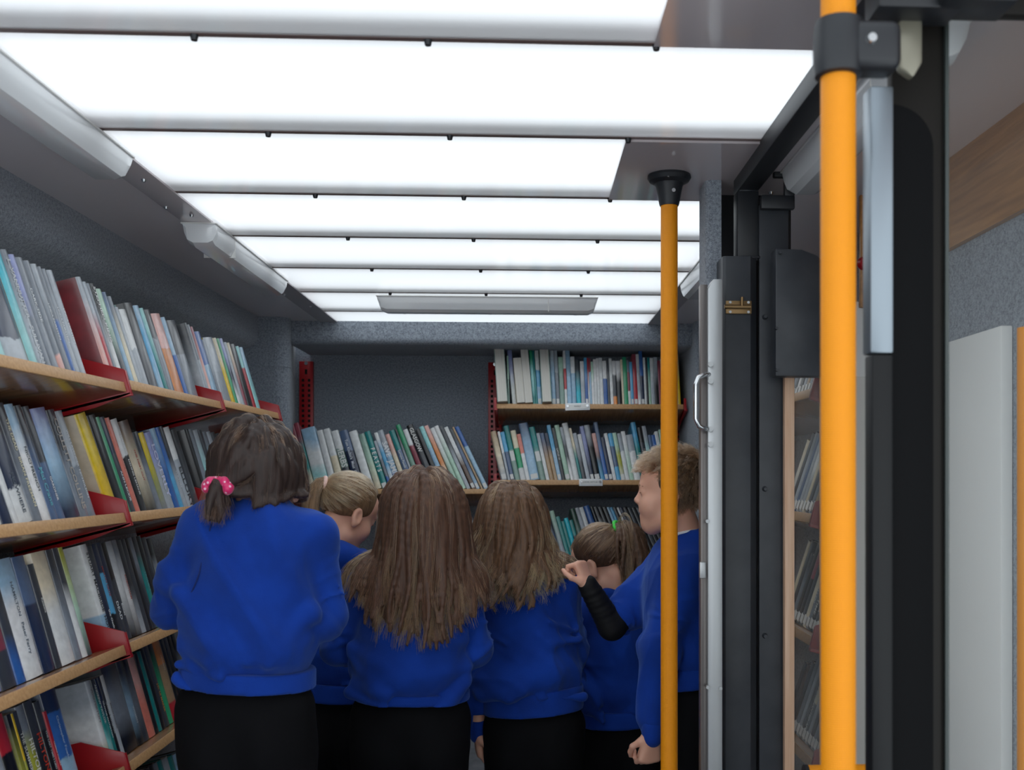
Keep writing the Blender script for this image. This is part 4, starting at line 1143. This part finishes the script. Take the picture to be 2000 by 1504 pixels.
def pony_hair(info, root, seed, n, tie, tail_len, cols, tip, tail_dir=(0, -1, .2), tail_n=170, per=14, tie_col='#e8c8be', tie_r=.016, tail_spread=.05, wave=.12, tail_out=(0, 0, 0)):
    hc, Rm, s = std_head(info); Pl, Pw = local_roots(n, seed, info); r = np.random.RandomState(seed)
    tw = hc+Rm @ (np.array(tie)*s); D = tw-Pw; dist = np.linalg.norm(D, axis=1); D /= dist[:, None]; steps = 16
    off = .002+.006*r.rand(n)
    def targ(P, t, k): g = tw-P; d = np.linalg.norm(g, axis=1, keepdims=True); return g/np.maximum(d, .004)
    G = grow(Pw, D, steps, dist*1.12/steps, info['H'], None, off, targ, lambda t: 1.5, .01, seed)
    pull = np.linspace(0, 1, steps+1)[None, :, None]**4; G = G*(1-pull)+(tw+r.normal(size=(n, 1, 3))*.005)*pull
    td = Rm @ np.array(tail_dir, float); td /= np.linalg.norm(td)
    P0 = tw+r.normal(size=(tail_n, 3))*.006; D0 = np.tile(td, (tail_n, 1))+r.normal(size=(tail_n, 3))*.28; D0 /= np.linalg.norm(D0, axis=1, keepdims=True)
    ph = r.uniform(0, 6.28, (tail_n, 1)); to = np.array(tail_out, float)
    def targ2(P, t, k): return np.array([0, 0, -1.0])+to*(1-t)+np.concatenate([np.sin(ph+t*8), np.cos(ph+t*7), 0*ph], 1)*wave*t*2+(P-P.mean(0))*(2.0*tail_spread/.05)*np.array([1, 1, 0])*(.5-t)
    T = grow(P0, D0, 26, tail_len*(.7+.3*r.rand(tail_n))/26, info['H'], info['S'], .004+.012*r.rand(tail_n), targ2, lambda t: .30, .02, seed+3)
    mb_ = hair_base_mat('hair mass '+cols[0], cols[0])
    h = hair_mesh('hair', G[:0], .006, mb_, root, cap_prims(hc, Rm, s, 'pony', .006)+[p_cap(tw+(hc-tw)*.12, tw, .020, .013, .02)])
    tl = hair_mesh('ponytail', T, .0085, mb_, root, [p_cap(tw, tw+td*.01, .012, .013, .01)], every=2)
    hm_ = hair_mat('strands '+cols[0], cols[0], cols[1], tip)
    hair_object('hair_strands', children(G, per, .003, .7, seed+1), hm_, h); hair_object('ponytail_strands', children(T, per, .004, .5, seed+2, fray=1.0), hm_, tl)
    v, q = mesh_field([p_tor(tw+td*.004, _along(td), tie_r, .0065, .004)], .0018); np_mesh('hair_tie', v, q, mat('hair tie '+tie_col, tie_col, rough=.6), root)
    return G, T
def at(u, v, Y, dy=0): p = PX(u, v, Y); return np.array([p.x, p.y+dy, p.z])
# --- girl with the pink scrunchie
Y1 = 2.18
r1, i1 = make_child('person in a blue sweatshirt with brown hair in a pink scrunchie, beside the side bookcase', Y1, .98, None, at(500, 948, Y1, .02), (8, 16, -3), at(508, 1018, Y1, -.005),
    at(398, 1042, Y1), at(606, 1046, Y1), at(336, 1190, Y1, .02), at(636, 1205, Y1, .02), at(392, 1190, Y1, .22), at(580, 1200, Y1, .22),
    at(484, 1336, Y1), .135, .112, seed=3, blouse=.012, band=.035)
hc, Rm, s = std_head(i1)
def bob():
    n = 520; Pl, Pw = local_roots(n, 21, i1); r = np.random.RandomState(5)
    tie = at(451, 949, Y1, -.085); left = (Pl[:, 0] < .004+r.normal(size=n)*.008) & (Pl[:, 2] < .135)
    # gathered strands
    A_ = Pw[left]; m = len(A_); d = np.linalg.norm(tie-A_, axis=1); D = np.stack([(A_[:, 0]-hc[0])*6, -.3*np.ones(m), -.6*np.ones(m)], 1); D /= np.linalg.norm(D, axis=1, keepdims=True)
    def tg(P, t, k): g = tie-P; dd = np.linalg.norm(g, axis=1, keepdims=True); return g/np.maximum(dd, .004)*(.5+2.5*t)+np.array([0, 0, -.5])*(1-t)
    G1 = grow(A_, D, 22, d*1.25/22, i1['H']+i1['B'][:1], None, .004+.010*r.rand(m), tg, lambda t: .35+t, .02, 6)
    pl = np.linspace(0, 1, 23)[None, :, None]**3; G1 = G1*(1-pl)+(tie+r.normal(size=(m, 1, 3))*.007)*pl
    # loose strands falling beside the neck
    B_ = Pw[~left]; m2 = len(B_); q_ = Pl[~left]; fr = np.clip((q_[:, 1]+.075)/.07, 0, 1); D = np.stack([.02+.22*fr+q_[:, 0]*2, -.35-.2*fr, .1*fr-.7*(1-fr)], 1) @ Rm.T
    def tg2(P, t, k): g = np.tile(np.array([0, .05, -1.0]), (len(P), 1)); g[:, 0] += np.clip((P[:, 0]-hc[0])/.09, -1, 1)*(.0 if t < .5 else -.35); return g
    G2 = grow(B_, D, 26, ((B_[:, 2]-at(500, 966, Y1)[2])*1.10+.028*r.rand(m2))/26, i1['H']+i1['B'][:1], i1['S'], .004+.010*r.rand(m2), tg2, lambda t: .5, .025, 7)
    # tuft below the scrunchie
    P0 = tie+r.normal(size=(90, 3))*.007; D = np.tile(np.array([-.12, -.3, -1.0]), (90, 1))+r.normal(size=(90, 3))*.28; D /= np.linalg.norm(D, axis=1, keepdims=True)
    G3 = grow(P0, D, 12, (.045+.025*r.rand(90))/12, None, i1['S'], .004+.01*r.rand(90), dn, lambda t: .12, .05, 8)
    mm = hair_base_mat('hair mass dark brown', '#33211a'); st_ = hair_mat('strands dark brown', '#3c281c', '#563b2a', '#55392a')
    h = hair_mesh('hair', list(G1)[::2]+list(G2)[::2], .0085, mm, r1, cap_prims(hc, Rm, s, 'long', .010))
    hair_object('hair_strands', np.concatenate([children(G1[:, ::1], 16, .0038, .7, 9)[:, :23], ]), st_, h); hair_object('hair_strands', children(G2, 16, .004, .35, 10, fray=1.0), st_, h)
    tf = hair_mesh('hair_tuft', G3, .007, mm, r1, [p_cap(tie, tie+np.array([-.004, -.008, -.03]), .014, .017, .01)], every=2); hair_object('tuft_strands', children(G3, 14, .004, .2, 11, fray=1.2), st_, tf)
    S_ = []
    for k in range(14):
        a = 2*math.pi*k/14; e = .006*math.sin(k*2.3); S_.append(p_ell(tie+np.array([math.cos(a)*.023, -.004+e*.6, math.sin(a)*.011+.001*k%3*.001]), np.array([.0085, .011, .0095])+abs(e)*.4, None, .004))
    v, q = mesh_field(S_, .002)
    def dots(nt, b):
        tc = N(nt, 'ShaderNodeTexCoord'); vo = N(nt, 'ShaderNodeTexVoronoi', i_Scale=95); L(nt, tc.outputs['Object'], vo.inputs[0]); lt = N(nt, 'ShaderNodeMath', operation='LESS_THAN', i_1=.24); L(nt, vo.outputs['Distance'], lt.inputs[0])
        mx = N(nt, 'ShaderNodeMix', data_type='RGBA'); mx.inputs[6].default_value = (*srgb('#d81b66'), 1); mx.inputs[7].default_value = (*srgb('#f6c2d6'), 1); L(nt, lt.outputs[0], mx.inputs[0]); L(nt, mx.outputs[2], b.inputs['Base Color'])
    np_mesh('scrunchie', v, q, mat('pink dotted satin', rough=.35, build=dots, Sheen_Weight=.4), r1)
    v, q = mesh_field([p_tor(at(506, 1003, Y1, .0), np.array(Matrix.Rotation(R(-16), 3, 'X')), .050, .008, .004, ry=.95)], .0025); np_mesh('shirt_collar', v, q, M_SHIRT, r1)
bob()
seam(i1, [at(574, 990, Y1, -.05), at(585, 1040, Y1, -.12), at(600, 1110, Y1, -.12), at(612, 1190, Y1, -.09)], r1)
seam(i1, [at(440, 990, Y1, -.05), at(418, 1040, Y1, -.12), at(395, 1110, Y1, -.12), at(372, 1190, Y1, -.09)], r1)
# --- girl with the low blonde ponytail
Y2 = 3.14
r2, i2 = make_child('person in a blue hooded top with a fair ponytail, head bent and turned', Y2, .94, None, at(676, 1002, Y2), (-42, 30, 6), at(668, 1082, Y2, -.02),
    at(606, 1125, Y2), at(742, 1125, Y2), at(590, 1260, Y2), at(770, 1260, Y2), at(620, 1250, Y2, .2), at(740, 1250, Y2, .2), at(662, 1362, Y2), .125, .10, seed=5, hood=True)
pony_hair(i2, r2, 31, 420, (-.030, -.102, .045), .17, ('#8a6b4c', '#c9a67c'), '#a98558', tail_dir=(-.4, -.9, -.25), tie_r=.020, tie_col='#e6c3b8', tail_out=(-.08, -.1, 0), tail_spread=.04)
# --- girl with very long brown hair
Y3 = 2.68
r3, i3 = make_child('person in a blue sweatshirt with very long loose brown hair, centre of the row', Y3, .93, None, at(828, 1014, Y3), (2, 12, 0), at(826, 1092, Y3, -.01),
    at(722, 1146, Y3), at(896, 1146, Y3), at(656, 1270, Y3, .02), at(930, 1270, Y3, .02), at(750, 1240, Y3, .15), at(850, 1240, Y3, .15), at(801, 1362, Y3), .150, .115, seed=19, band=.022, blouse=.006)
long_hair(i3, r3, 41, 560, .45, ('#5f402e', '#8c664a'), '#9a6c44', outw=.12, wave=.10, per=15)
# --- girl with long ash hair
Y4 = 3.02
r4, i4 = make_child('person in a blue hooded sweatshirt with long ash brown hair, lighter at its wavy ends', Y4, .88, None, at(1000, 1024, Y4), (-4, 12, 0), at(1006, 1092, Y4, -.01),
    at(958, 1138, Y4), at(1098, 1138, Y4), at(928, 1290, Y4), at(1118, 1270, Y4, .03), at(934, 1435, Y4, .02), at(1050, 1240, Y4, .17), at(1042, 1386, Y4), .146, .11, seed=11, hood=True, band=.065,
    hands={0: dict(fwd=(.05, .05, -1), palm=(1, .2, 0), curl=35, s=.76, thumb=1)})
long_hair(i4, r4, 51, 520, .37, ('#6f4f36', '#9c7550'), '#c8985f', outw=.22, wave=.28, per=15)
# --- girl with the green hair tie
Y5 = 3.32
r5, i5 = make_child('person in a blue sweatshirt with a ponytail held by a green hair tie, stooping', Y5, .97, None, at(1176, 1100, Y5), (48, 30, -6), at(1196, 1160, Y5, -.02),
    at(1142, 1205, Y5), at(1262, 1205, Y5), at(1130, 1320, Y5, .03), at(1275, 1320, Y5, .03), at(1150, 1300, Y5, .22), at(1250, 1300, Y5, .22), at(1212, 1412, Y5), .128, .10, seed=13)
pony_hair(i5, r5, 61, 420, (.034, -.098, .070), .30, ('#5e4330', '#86644a'), '#8c6a48', tie_col='#3fd04a', tie_r=.027, tail_dir=(.2, -.95, .05), tail_out=(.05, -.15, 0), tail_spread=.08, wave=.25, tail_n=300)
# --- boy in profile
Y6 = 2.66
sh6 = at(1334, 1118, Y6, .0)
r6, i6 = make_child('person with short fair hair in profile behind the thin yellow pole, one black sleeve raised', Y6, .92, None, at(1318, 968, Y6, .05), (78, 0, 0), at(1352, 1046, Y6, .06),
    at(1338, 1118, Y6, -.03), at(1330, 1112, Y6, .20), at(1282, 1262, Y6, -.05), at(1203, 1238, Y6, .13), at(1268, 1425, Y6, -.06), at(1152, 1150, Y6, .10), at(1366, 1345, Y6, .06), .118, .105, res=.0035, seed=17, chest_d=.08,
    hands={0: dict(fwd=(-.12, .0, -1), palm=(-.3, .9, -.1), curl=68, s=.78, thumb=-1), 1: dict(fwd=(-.35, .1, .95), palm=(-.8, .5, -.2), curl=85, s=.74, thumb=1)}, under=1, sleeve_cut={1: .80})
def crop():
    hc, Rm, s = std_head(i6); n = 900; Pl, Pw = local_roots(n, 71, i6, 'short'); r = np.random.RandomState(2)
    cr_ = np.array([0, -.055, .10]); D = Pl-cr_; D[:, 1] += .05; D[:, 0] *= .6; D[:, 2] -= .01; D /= np.linalg.norm(D, axis=1, keepdims=True); Dw = D @ Rm.T
    tg = lambda P, t, k: Dw*.5+np.array([0, 0, -.25])
    topness = np.clip((Pl[:, 2]-.02)/.09, .25, 1)
    G = grow(Pw, Dw+ (Pw-hc)*3, 8, (.014+.022*topness)/8, i6['H'], None, .002+.009*topness*r.rand(n), tg, lambda t: .3, .05, 3)
    m = hair_base_mat('hair mass sandy', '#54402f'); h = hair_mesh('hair', G[:0], .005, m, r6, cap_prims(hc, Rm, s, 'short', .004))
    hair_object('hair_strands', children(G, 14, .0035, .5, 4, fray=.6), hair_mat('strands sandy', '#463325', '#745a45', '#7d6149'), h, .0004, .0002)
    v, q = mesh_field([p_tor(at(1352, 1040, Y6, .06), np.array(Matrix.Rotation(R(-6), 3, 'Y')), .048, .007, .004)], .0025); np_mesh('shirt_collar', v, q, M_SHIRT, r6)
crop()
# ================================================================ right-hand side
st(MB().box(.95, 1.0, .9, 2.6, 0, 1.95).build('wall_right_front', M_FELT))
pz = lambda u, v, Y: PX(u, v, Y)
def slab(name, u0, u1, v0, v1, Y, dep, m, parent=None, bevel=.0015, smooth=False):
    a = PX(u0, v0, Y); b = PX(u1, v1, Y)
    return MB().box(a.x, b.x, Y, Y+dep, b.z if v1 < 1500 else 0.0, a.z).build(name, m, parent, bevel=bevel)
# overhead locker and panels on the wall beyond the glass
st(MB().box(.935, .951, 1.0, 2.62, 1.25+.50, 1.95).build('trim_overhead', mat('warm oak veneer', rough=.35, build=_wood('#8f5f30', '#bb8448', (30, 1.2, 20))))).name
st(MB().box(.925, .949, YX(1955, .925), YX(1845, .925), 0, 1.25+.29).build('wall_panel', M_WHITE, bevel=.003))
# bookcase end panel
t = MB().box(.715, .93, 2.455, 2.484, 0, CAMZ+.42).build('bookcase_end_panel', M_WHITE, bevel=.006); tag(t, 'white end panel of the bookcase, seen beside the wide yellow pole', 'panel')
# felt post
a = PX(1366, 500, 2.40).x; a = PX(1366, 500, 2.49).x; b = PX(1409, 500, 2.40).x; r_ = (b-a)*.45
pl = [(b, 2.49), (a, 2.49), (a, 2.40+r_)]+arc(a+r_, 2.40+r_, r_, 180, 270, 6)[1:]+[(b, 2.40)]
t = MB().prism(pl, 0, 1.945, 'z').build('felt_post', M_FELT, smooth='auto'); tag(t, 'grey felt-wrapped post from floor to ceiling beside the aluminium gate post', 'post')
# dark gap board behind the lift frame
t = slab('bulkhead_board', 1408, 1545, 352, 1504, 2.53, .02, M_BLACKP); tag(t, 'black board behind the dark steel frame', 'board')
# aluminium gate post with pull handle
t = empty('gate_post', PX(1396, 1504, 2.26)*1.0); t.location.z = 0; tag(t, 'tall brushed aluminium gate post with a curved pull handle', 'post')
gx = t.location
def loc(o): o.location = (-gx.x, -gx.y, 0); return o
a0 = PX(1383, 600, 2.26).x; a1 = PX(1411, 600, 2.26).x; zt = PX(1400, 545, 2.26).z
loc(MB().prism([(a0, 0), (a1, 0), (a1, zt), (a0+.012, zt), (a0, zt-.022)], 2.26, 2.30, 'y').build('profile', M_ALU, t, bevel=.0015))
b0 = PX(1369, 600, 2.27).x
loc(MB().box(b0, a0+.001, 2.272, 2.30, 0, zt-.01).build('inner_channel', mat('brown grey channel', '#6f6a68', rough=.3, metal=.5), t, bevel=.001))
h0 = PX(1388, 730, 2.25); h1 = PX(1388, 838, 2.25); xo = PX(1359, 760, 2.25).x
hp = [(h0.x, 2.265, h0.z), (h0.x-.012, 2.25, h0.z-.002), (xo+.006, 2.25, h0.z-.008), (xo, 2.25, h0.z-.024), (xo, 2.25, h1.z+.022), (xo+.008, 2.25, h1.z+.006), (h1.x-.01, 2.25, h1.z), (h1.x, 2.265, h1.z)]
loc(MB().tube(hp, .0055, 12).build('pull_handle', M_CHROME, t, smooth=True))
for v in (712, 745, 838, 868): p = PX(1387, v, 2.258); loc(MB().tube([(p.x, 2.262, p.z), (p.x, 2.252, p.z)], .006, 12).build('screw', M_ALU, t, smooth='auto'))
p = PX(1374, 1115, 2.25); loc(MB().box(p.x-.006, p.x+.008, 2.262, 2.274, p.z-.018, p.z+.018).build('catch_plate', M_ALU, t, bevel=.002))
for u, v in ((1381, 1018), (1382, 1342), (1407, 1344)): p = PX(u, v, 2.258); loc(MB().tube([(p.x, 2.262, p.z), (p.x, 2.253, p.z)], .004, 10).build('screw', M_ALU, t, smooth='auto'))
# lift frame in dark steel
t = empty('lift_frame', (0, 0, 0)); tag(t, 'dark steel frame with a rail running overhead towards the camera', 'frame')
x0, x1, x2 = (PX(u, 600, 2.32).x for u in (1412, 1466, 1482)); zt = PX(1440, 500, 2.32).z
MB().prism([(x0, 2.397), (x0, 2.325), (x0+.006, 2.32), (x1, 2.32), (x2, 2.345), (x2, 2.397)], 0, zt, 'z').build('main_post', M_STEEL, t, bevel=.001)
u0, u1 = PX(1441, 430, 2.36).x, PX(1482, 430, 2.36).x; z0 = PX(1450, 372, 2.36).z
MB().box(u0, u1, 2.36, 2.41, zt-.002, z0).build('upper_post', M_BLACKP, t, bevel=.002)
MB().box(u0, u1, 1.40, 2.41, z0-.0, z0+.045).build('overhead_rail', M_BLACKP, t, bevel=.003)
MB().tube([(u0+.004, 2.358, z0), (u1-.004, 2.358, z0)], .003, 8).tube([(u0+.004, 2.33, zt), (u1-.004, 2.33, zt)], .003, 8).build('weld_bead', M_STEEL, t, smooth=True)
slab('side_plate', 1483, 1540, 400, 1504, 2.35, .012, M_STEEL, t)
for v in (619, 955, 1242): p = PX(1494, v, 2.348); MB().tube([(p.x, 2.352, p.z), (p.x, 2.340, p.z)], [.007, .004], 12).build('bolt_head', M_STEEL, t, smooth='auto')
BH = []
for u, v in ((1525, 492), (1518, 640), (1519, 722)): p = PX(u, v, 2.27); MB().tube([(p.x, 2.281, p.z), (p.x, 2.273, p.z)], [.004, .003], 10).build('bolt_head', M_STEEL, None, smooth='auto'); BH.append([o for o in COL.objects if o.name.startswith('bolt_head') and o.parent is None][-1])
# control box
a = PX(1515, 485, 2.28); b = PX(1612, 735, 2.28)
cb = MB().prism([(a.x, b.z), (b.x, b.z), (b.x, a.z-.03), (b.x-.02, a.z-.014), (a.x+.06, a.z-.002), (a.x, a.z)], 2.28, 2.325, 'y').build('control_box', M_STEEL, bevel=.003); [setattr(o, 'parent', cb) for o in BH]; tag(cb, 'dark steel box fixed to the frame above the wooden edge strip', 'box')
# clamp bracket
a = PX(1487, 380, 2.33); b = PX(1553, 408, 2.33); c = PX(1533, 332, 2.33)
br = MB().box(a.x, b.x, 2.33, 2.348, b.z, a.z).box(c.x, b.x, 2.33, 2.348, a.z-.002, c.z).box(PX(1512, 345, 2.33).x, b.x, 2.33, 2.348, c.z-.016, c.z).build('hook_bracket', M_BLACKP, bevel=.003); tag(br, 'black hooked bracket beside the top of the dark steel frame', 'bracket')
a = PX(1500, 408, 2.37); b = PX(1543, 485, 2.37)
ms = MB().box(a.x, b.x, 2.37, 2.41, b.z, a.z).build('motor_housing', M_BLACKP, bevel=.004); tag(ms, 'black housing above the dark steel box, under the hooked bracket', 'housing')
# brass door bolt
t = empty('door_bolt', PX(1443, 600, 2.316)); tag(t, 'small dull brass barrel bolt on the dark steel post', 'bolt')
MB().box(-.030, .030, 0, .003, -.015, .015).build('plate', M_BRASS, t, bevel=.002)
MB().tube([(-.034, -.005, 0), (.026, -.005, 0)], .005, 12).build('barrel', M_BRASS, t, smooth='auto')
MB().tube([(.006, -.006, 0), (.006, -.008, .022)], .0035, 10).build('knob', M_BRASS, t, smooth='auto')
for sx in (-.02, .022):
    for sz in (-.011, .011): MB().tube([(sx, .001, sz), (sx, -.002, sz)], .0032, 8).build('screw', M_ALU, t)
# wooden edge strip and the perspex it holds
t = slab('edge_strip', 1533, 1552, 735, 1504, 2.325, .02, mat('pale pink beech', rough=.5, build=_wood('#c99f80', '#dcbba0', (60, 60, 2)))); tag(t, 'pale wooden strip edging the perspex sheet', 'strip')
a = PX(1552, 735, 2.335); b = PX(1700, 735, 2.335)
st(MB().box(a.x, b.x, 2.333, 2.337, 0, a.z).build('window_2', M_PERSPEX))
# yellow poles
def pole(name, u, Y, u_top, top, label, lo=0.0):
    x = PX(u, 900, Y).x; t = empty(name, (x, Y, 0)); tag(t, label, 'pole', 'yellow grab poles')
    MB().tube([(0, 0, lo), (0, 0, top)], .0198, 40).build('tube', M_YEL, t, smooth='auto'); return t, x
t, x = pole('grab_pole', 1307, 2.372, 0, 1.90, 'thin-looking yellow knurled pole screwed to the ceiling by a black flange')
fl = MB(); zs = [(1.944, .050), (1.938, .051), (1.930, .046), (1.924, .034), (1.918, .031), (1.878, .0235), (1.873, .0215)]
fl.tube([(0, 0, z) for z, r in zs], [r for z, r in zs], 36).build('ceiling_flange', M_BLACKP, t, smooth='auto', auto=30)
MB().tube([(.006, -.029, 1.902), (.006, -.033, 1.902)], .0045, 12).build('grub_screw', M_CHROME, t)
MB().tube([(-.008, -.042, 1.9335), (-.008, -.043, 1.928)], .003, 10).build('grub_screw', M_CHROME, t)
YP = 1.16
t, x = pole('grab_pole', 1637, YP, 0, 1.94, 'wide yellow knurled pole close to the camera with a black clamp')
zc = PX(1637, 96, YP).z
cl = [(zc-.033, .0215), (zc-.031, .0265), (zc-.02, .0285), (zc+.02, .0285), (zc+.031, .0265), (zc+.033, .0215)]
MB().tube([(0, 0, z) for z, r in cl], [r for z, r in cl], 36).build('clamp_sleeve', M_BLACKP, t, smooth='auto')
MB().box(.008, .068, -.024, .020, zc-.029, zc+.027).build('clamp_block', M_BLACKP, t, bevel=.012, seg=4)
MB().tube([(.031, -.022, zc+.003), (.031, -.028, zc+.003)], [.008, .005], 14).build('clamp_screw', M_CHROME, t, smooth='auto')
# grab rail end at the foot of the wide pole, and the rail beyond the glass
p = PX(1585, 1504, 1.9); t = empty('grab_rail', (p.x, 1.9, p.z-.01)); tag(t, 'end of a yellow rail with a black cap at the foot of the perspex', 'rail')
MB().tube([(-.008, 0, 0), (.16, 0, 0)], .019, 24).build('tube', M_YEL, t, smooth='auto'); MB().tube([(-.014, 0, 0), (-.007, 0, 0)], .02, 24).build('end_cap', M_BLACKP, t, smooth='auto')
p = PX(2012, 640, 1.62); t = empty('grab_pole', (p.x, 1.62, 0)); tag(t, 'yellow pole beyond the window glass at the picture edge', 'pole', 'yellow grab poles')
MB().tube([(0, 0, 0), (0, 0, p.z)], .0198, 32).build('tube', M_YEL, t, smooth='auto')
# door leaf with glass: edge with its reflection painted on, black gasket, olive surround
YD = 1.30
t = empty('sliding_door', (0, 0, 0)); tag(t, 'black framed sliding door with a rubber edge and smeared glass', 'door')
M_OLIVE = mat('dark olive lacquer', '#211f1c', rough=.55, spec=.25)
x0, x1 = PX(1742, 600, YD+.03).x, PX(1846, 600, YD+.03).x
MB().box(x0, x1, YD+.03, YD+.05, 0, 1.93).build('stile', M_OLIVE, t, bevel=.002)
x2, x3 = PX(1738, 600, YD).x, PX(1822, 600, YD).x; zt = PX(1740, 175, YD).z; r_ = (x3-x2)*.98
MB().prism([(x2, 0), (x3, 0)]+arc(x3-r_, zt-r_*1.35, r_, 0, 90, 12)+[(x2, zt)], YD-.002, YD+.028, 'y').build('rubber_edge', mat('black rubber', '#0b0c0e', rough=.75, spec=.15), t, bevel=.003)
x4 = PX(1699, 600, YD-.01).x; zt2 = PX(1715, 168, YD-.01).z
zm = PX(1715, 690, YD-.01).z
MB().box(x4, x2+.001, YD-.012, YD+.02, zm, zt2).build('leading_edge', mat('grey edge with painted reflection', '#8a949c', rough=.35, metal=.85), t, bevel=.003)  # pale colour stands in for a bright reflection on the upper edge
MB().box(x4+.003, x2+.001, YD-.010, YD+.02, 0, zm-.001).build('lower_edge', mat('black edge below painted reflection', '#101214', rough=.5, spec=.3), t, bevel=.003)  # same edge lower down, coloured black where the reflection ends
x5 = PX(1850, 600, YD+.03).x
MB().box(x1-.002, x5, YD+.024, YD+.032, 0, 1.93).build('glass_seal', mat('grey green seal', '#3c4543', rough=.4), t)
z6 = PX(1900, 33, YD+.04).z
wg = st(MB().add([(x5, YD+.04, 0), (x5+.30, YD+.04, 0), (x5+.30, YD+.04, z6), (x5, YD+.04, z6)], [(0, 1, 2, 3)]).build('window_1', M_GLASS))
MB().box(x5-.004, x5+.30, YD+.03, YD+.05, z6, 1.95).build('top_rail', M_OLIVE, t, bevel=.002)
# door gear above
a = PX(1690, 0, YD-.02); b = PX(1850, 60, YD-.02)
t = empty('door_gear', (a.x, YD, 1.9)); tag(t, 'dark door mechanism above the clamp of the wide yellow pole', 'mechanism')
def rel(mb, n, m, **k): o = mb.build(n, m, t, **k); o.location = (-a.x, -YD, -1.9); return o
rel(MB().box(a.x, b.x, YD-.07, YD-.015, b.z+.006, 1.95), 'housing', M_BLACKP, bevel=.004)
c = PX(1852, 28, YD-.05); d = PX(1962, 0, YD-.05)
rel(MB().box(c.x-.02, d.x, YD-.09, YD-.03, c.z, 1.95), 'drive_arm', M_BLACKP, bevel=.004)
e = PX(1745, 35, YD-.01); f = PX(1790, 165, YD-.01)
rel(MB().prism([(e.x, f.z+.012), (f.x-.012, f.z), (f.x, f.z+.02), (f.x, e.z), (e.x, e.z)], YD-.032, YD-.016, 'y'), 'pole_bracket', mat('cream bracket', '#8a8778', rough=.35, metal=.4), bevel=.004)
rel(MB().tube([(PX(1735, 20, YD-.03).x, YD-.03, PX(1735, 20, YD).z), (PX(1735, 20, YD-.03).x, YD-.03, PX(1735, 45, YD).z)], .005, 10), 'pin', M_CHROME)
# wooden rack post and red button between the wide pole and the door edge
p = PX(1688, 380, 2.44); q = PX(1688, 600, 2.44)
t = MB().box(p.x-.009, p.x+.012, 2.44, 2.455, q.z, p.z).build('wooden_upright', bpy.data.materials['warm oak veneer'], bevel=.002); tag(t, 'narrow oak upright over the white end panel', 'upright')
p = PX(1690, 513, 2.43); t = MB().tube([(p.x, 2.44, p.z), (p.x, 2.428, p.z)], [.017, .013], 20).build('stop_button', M_RED, smooth='auto'); tag(t, 'round red button on the narrow oak upright', 'button')
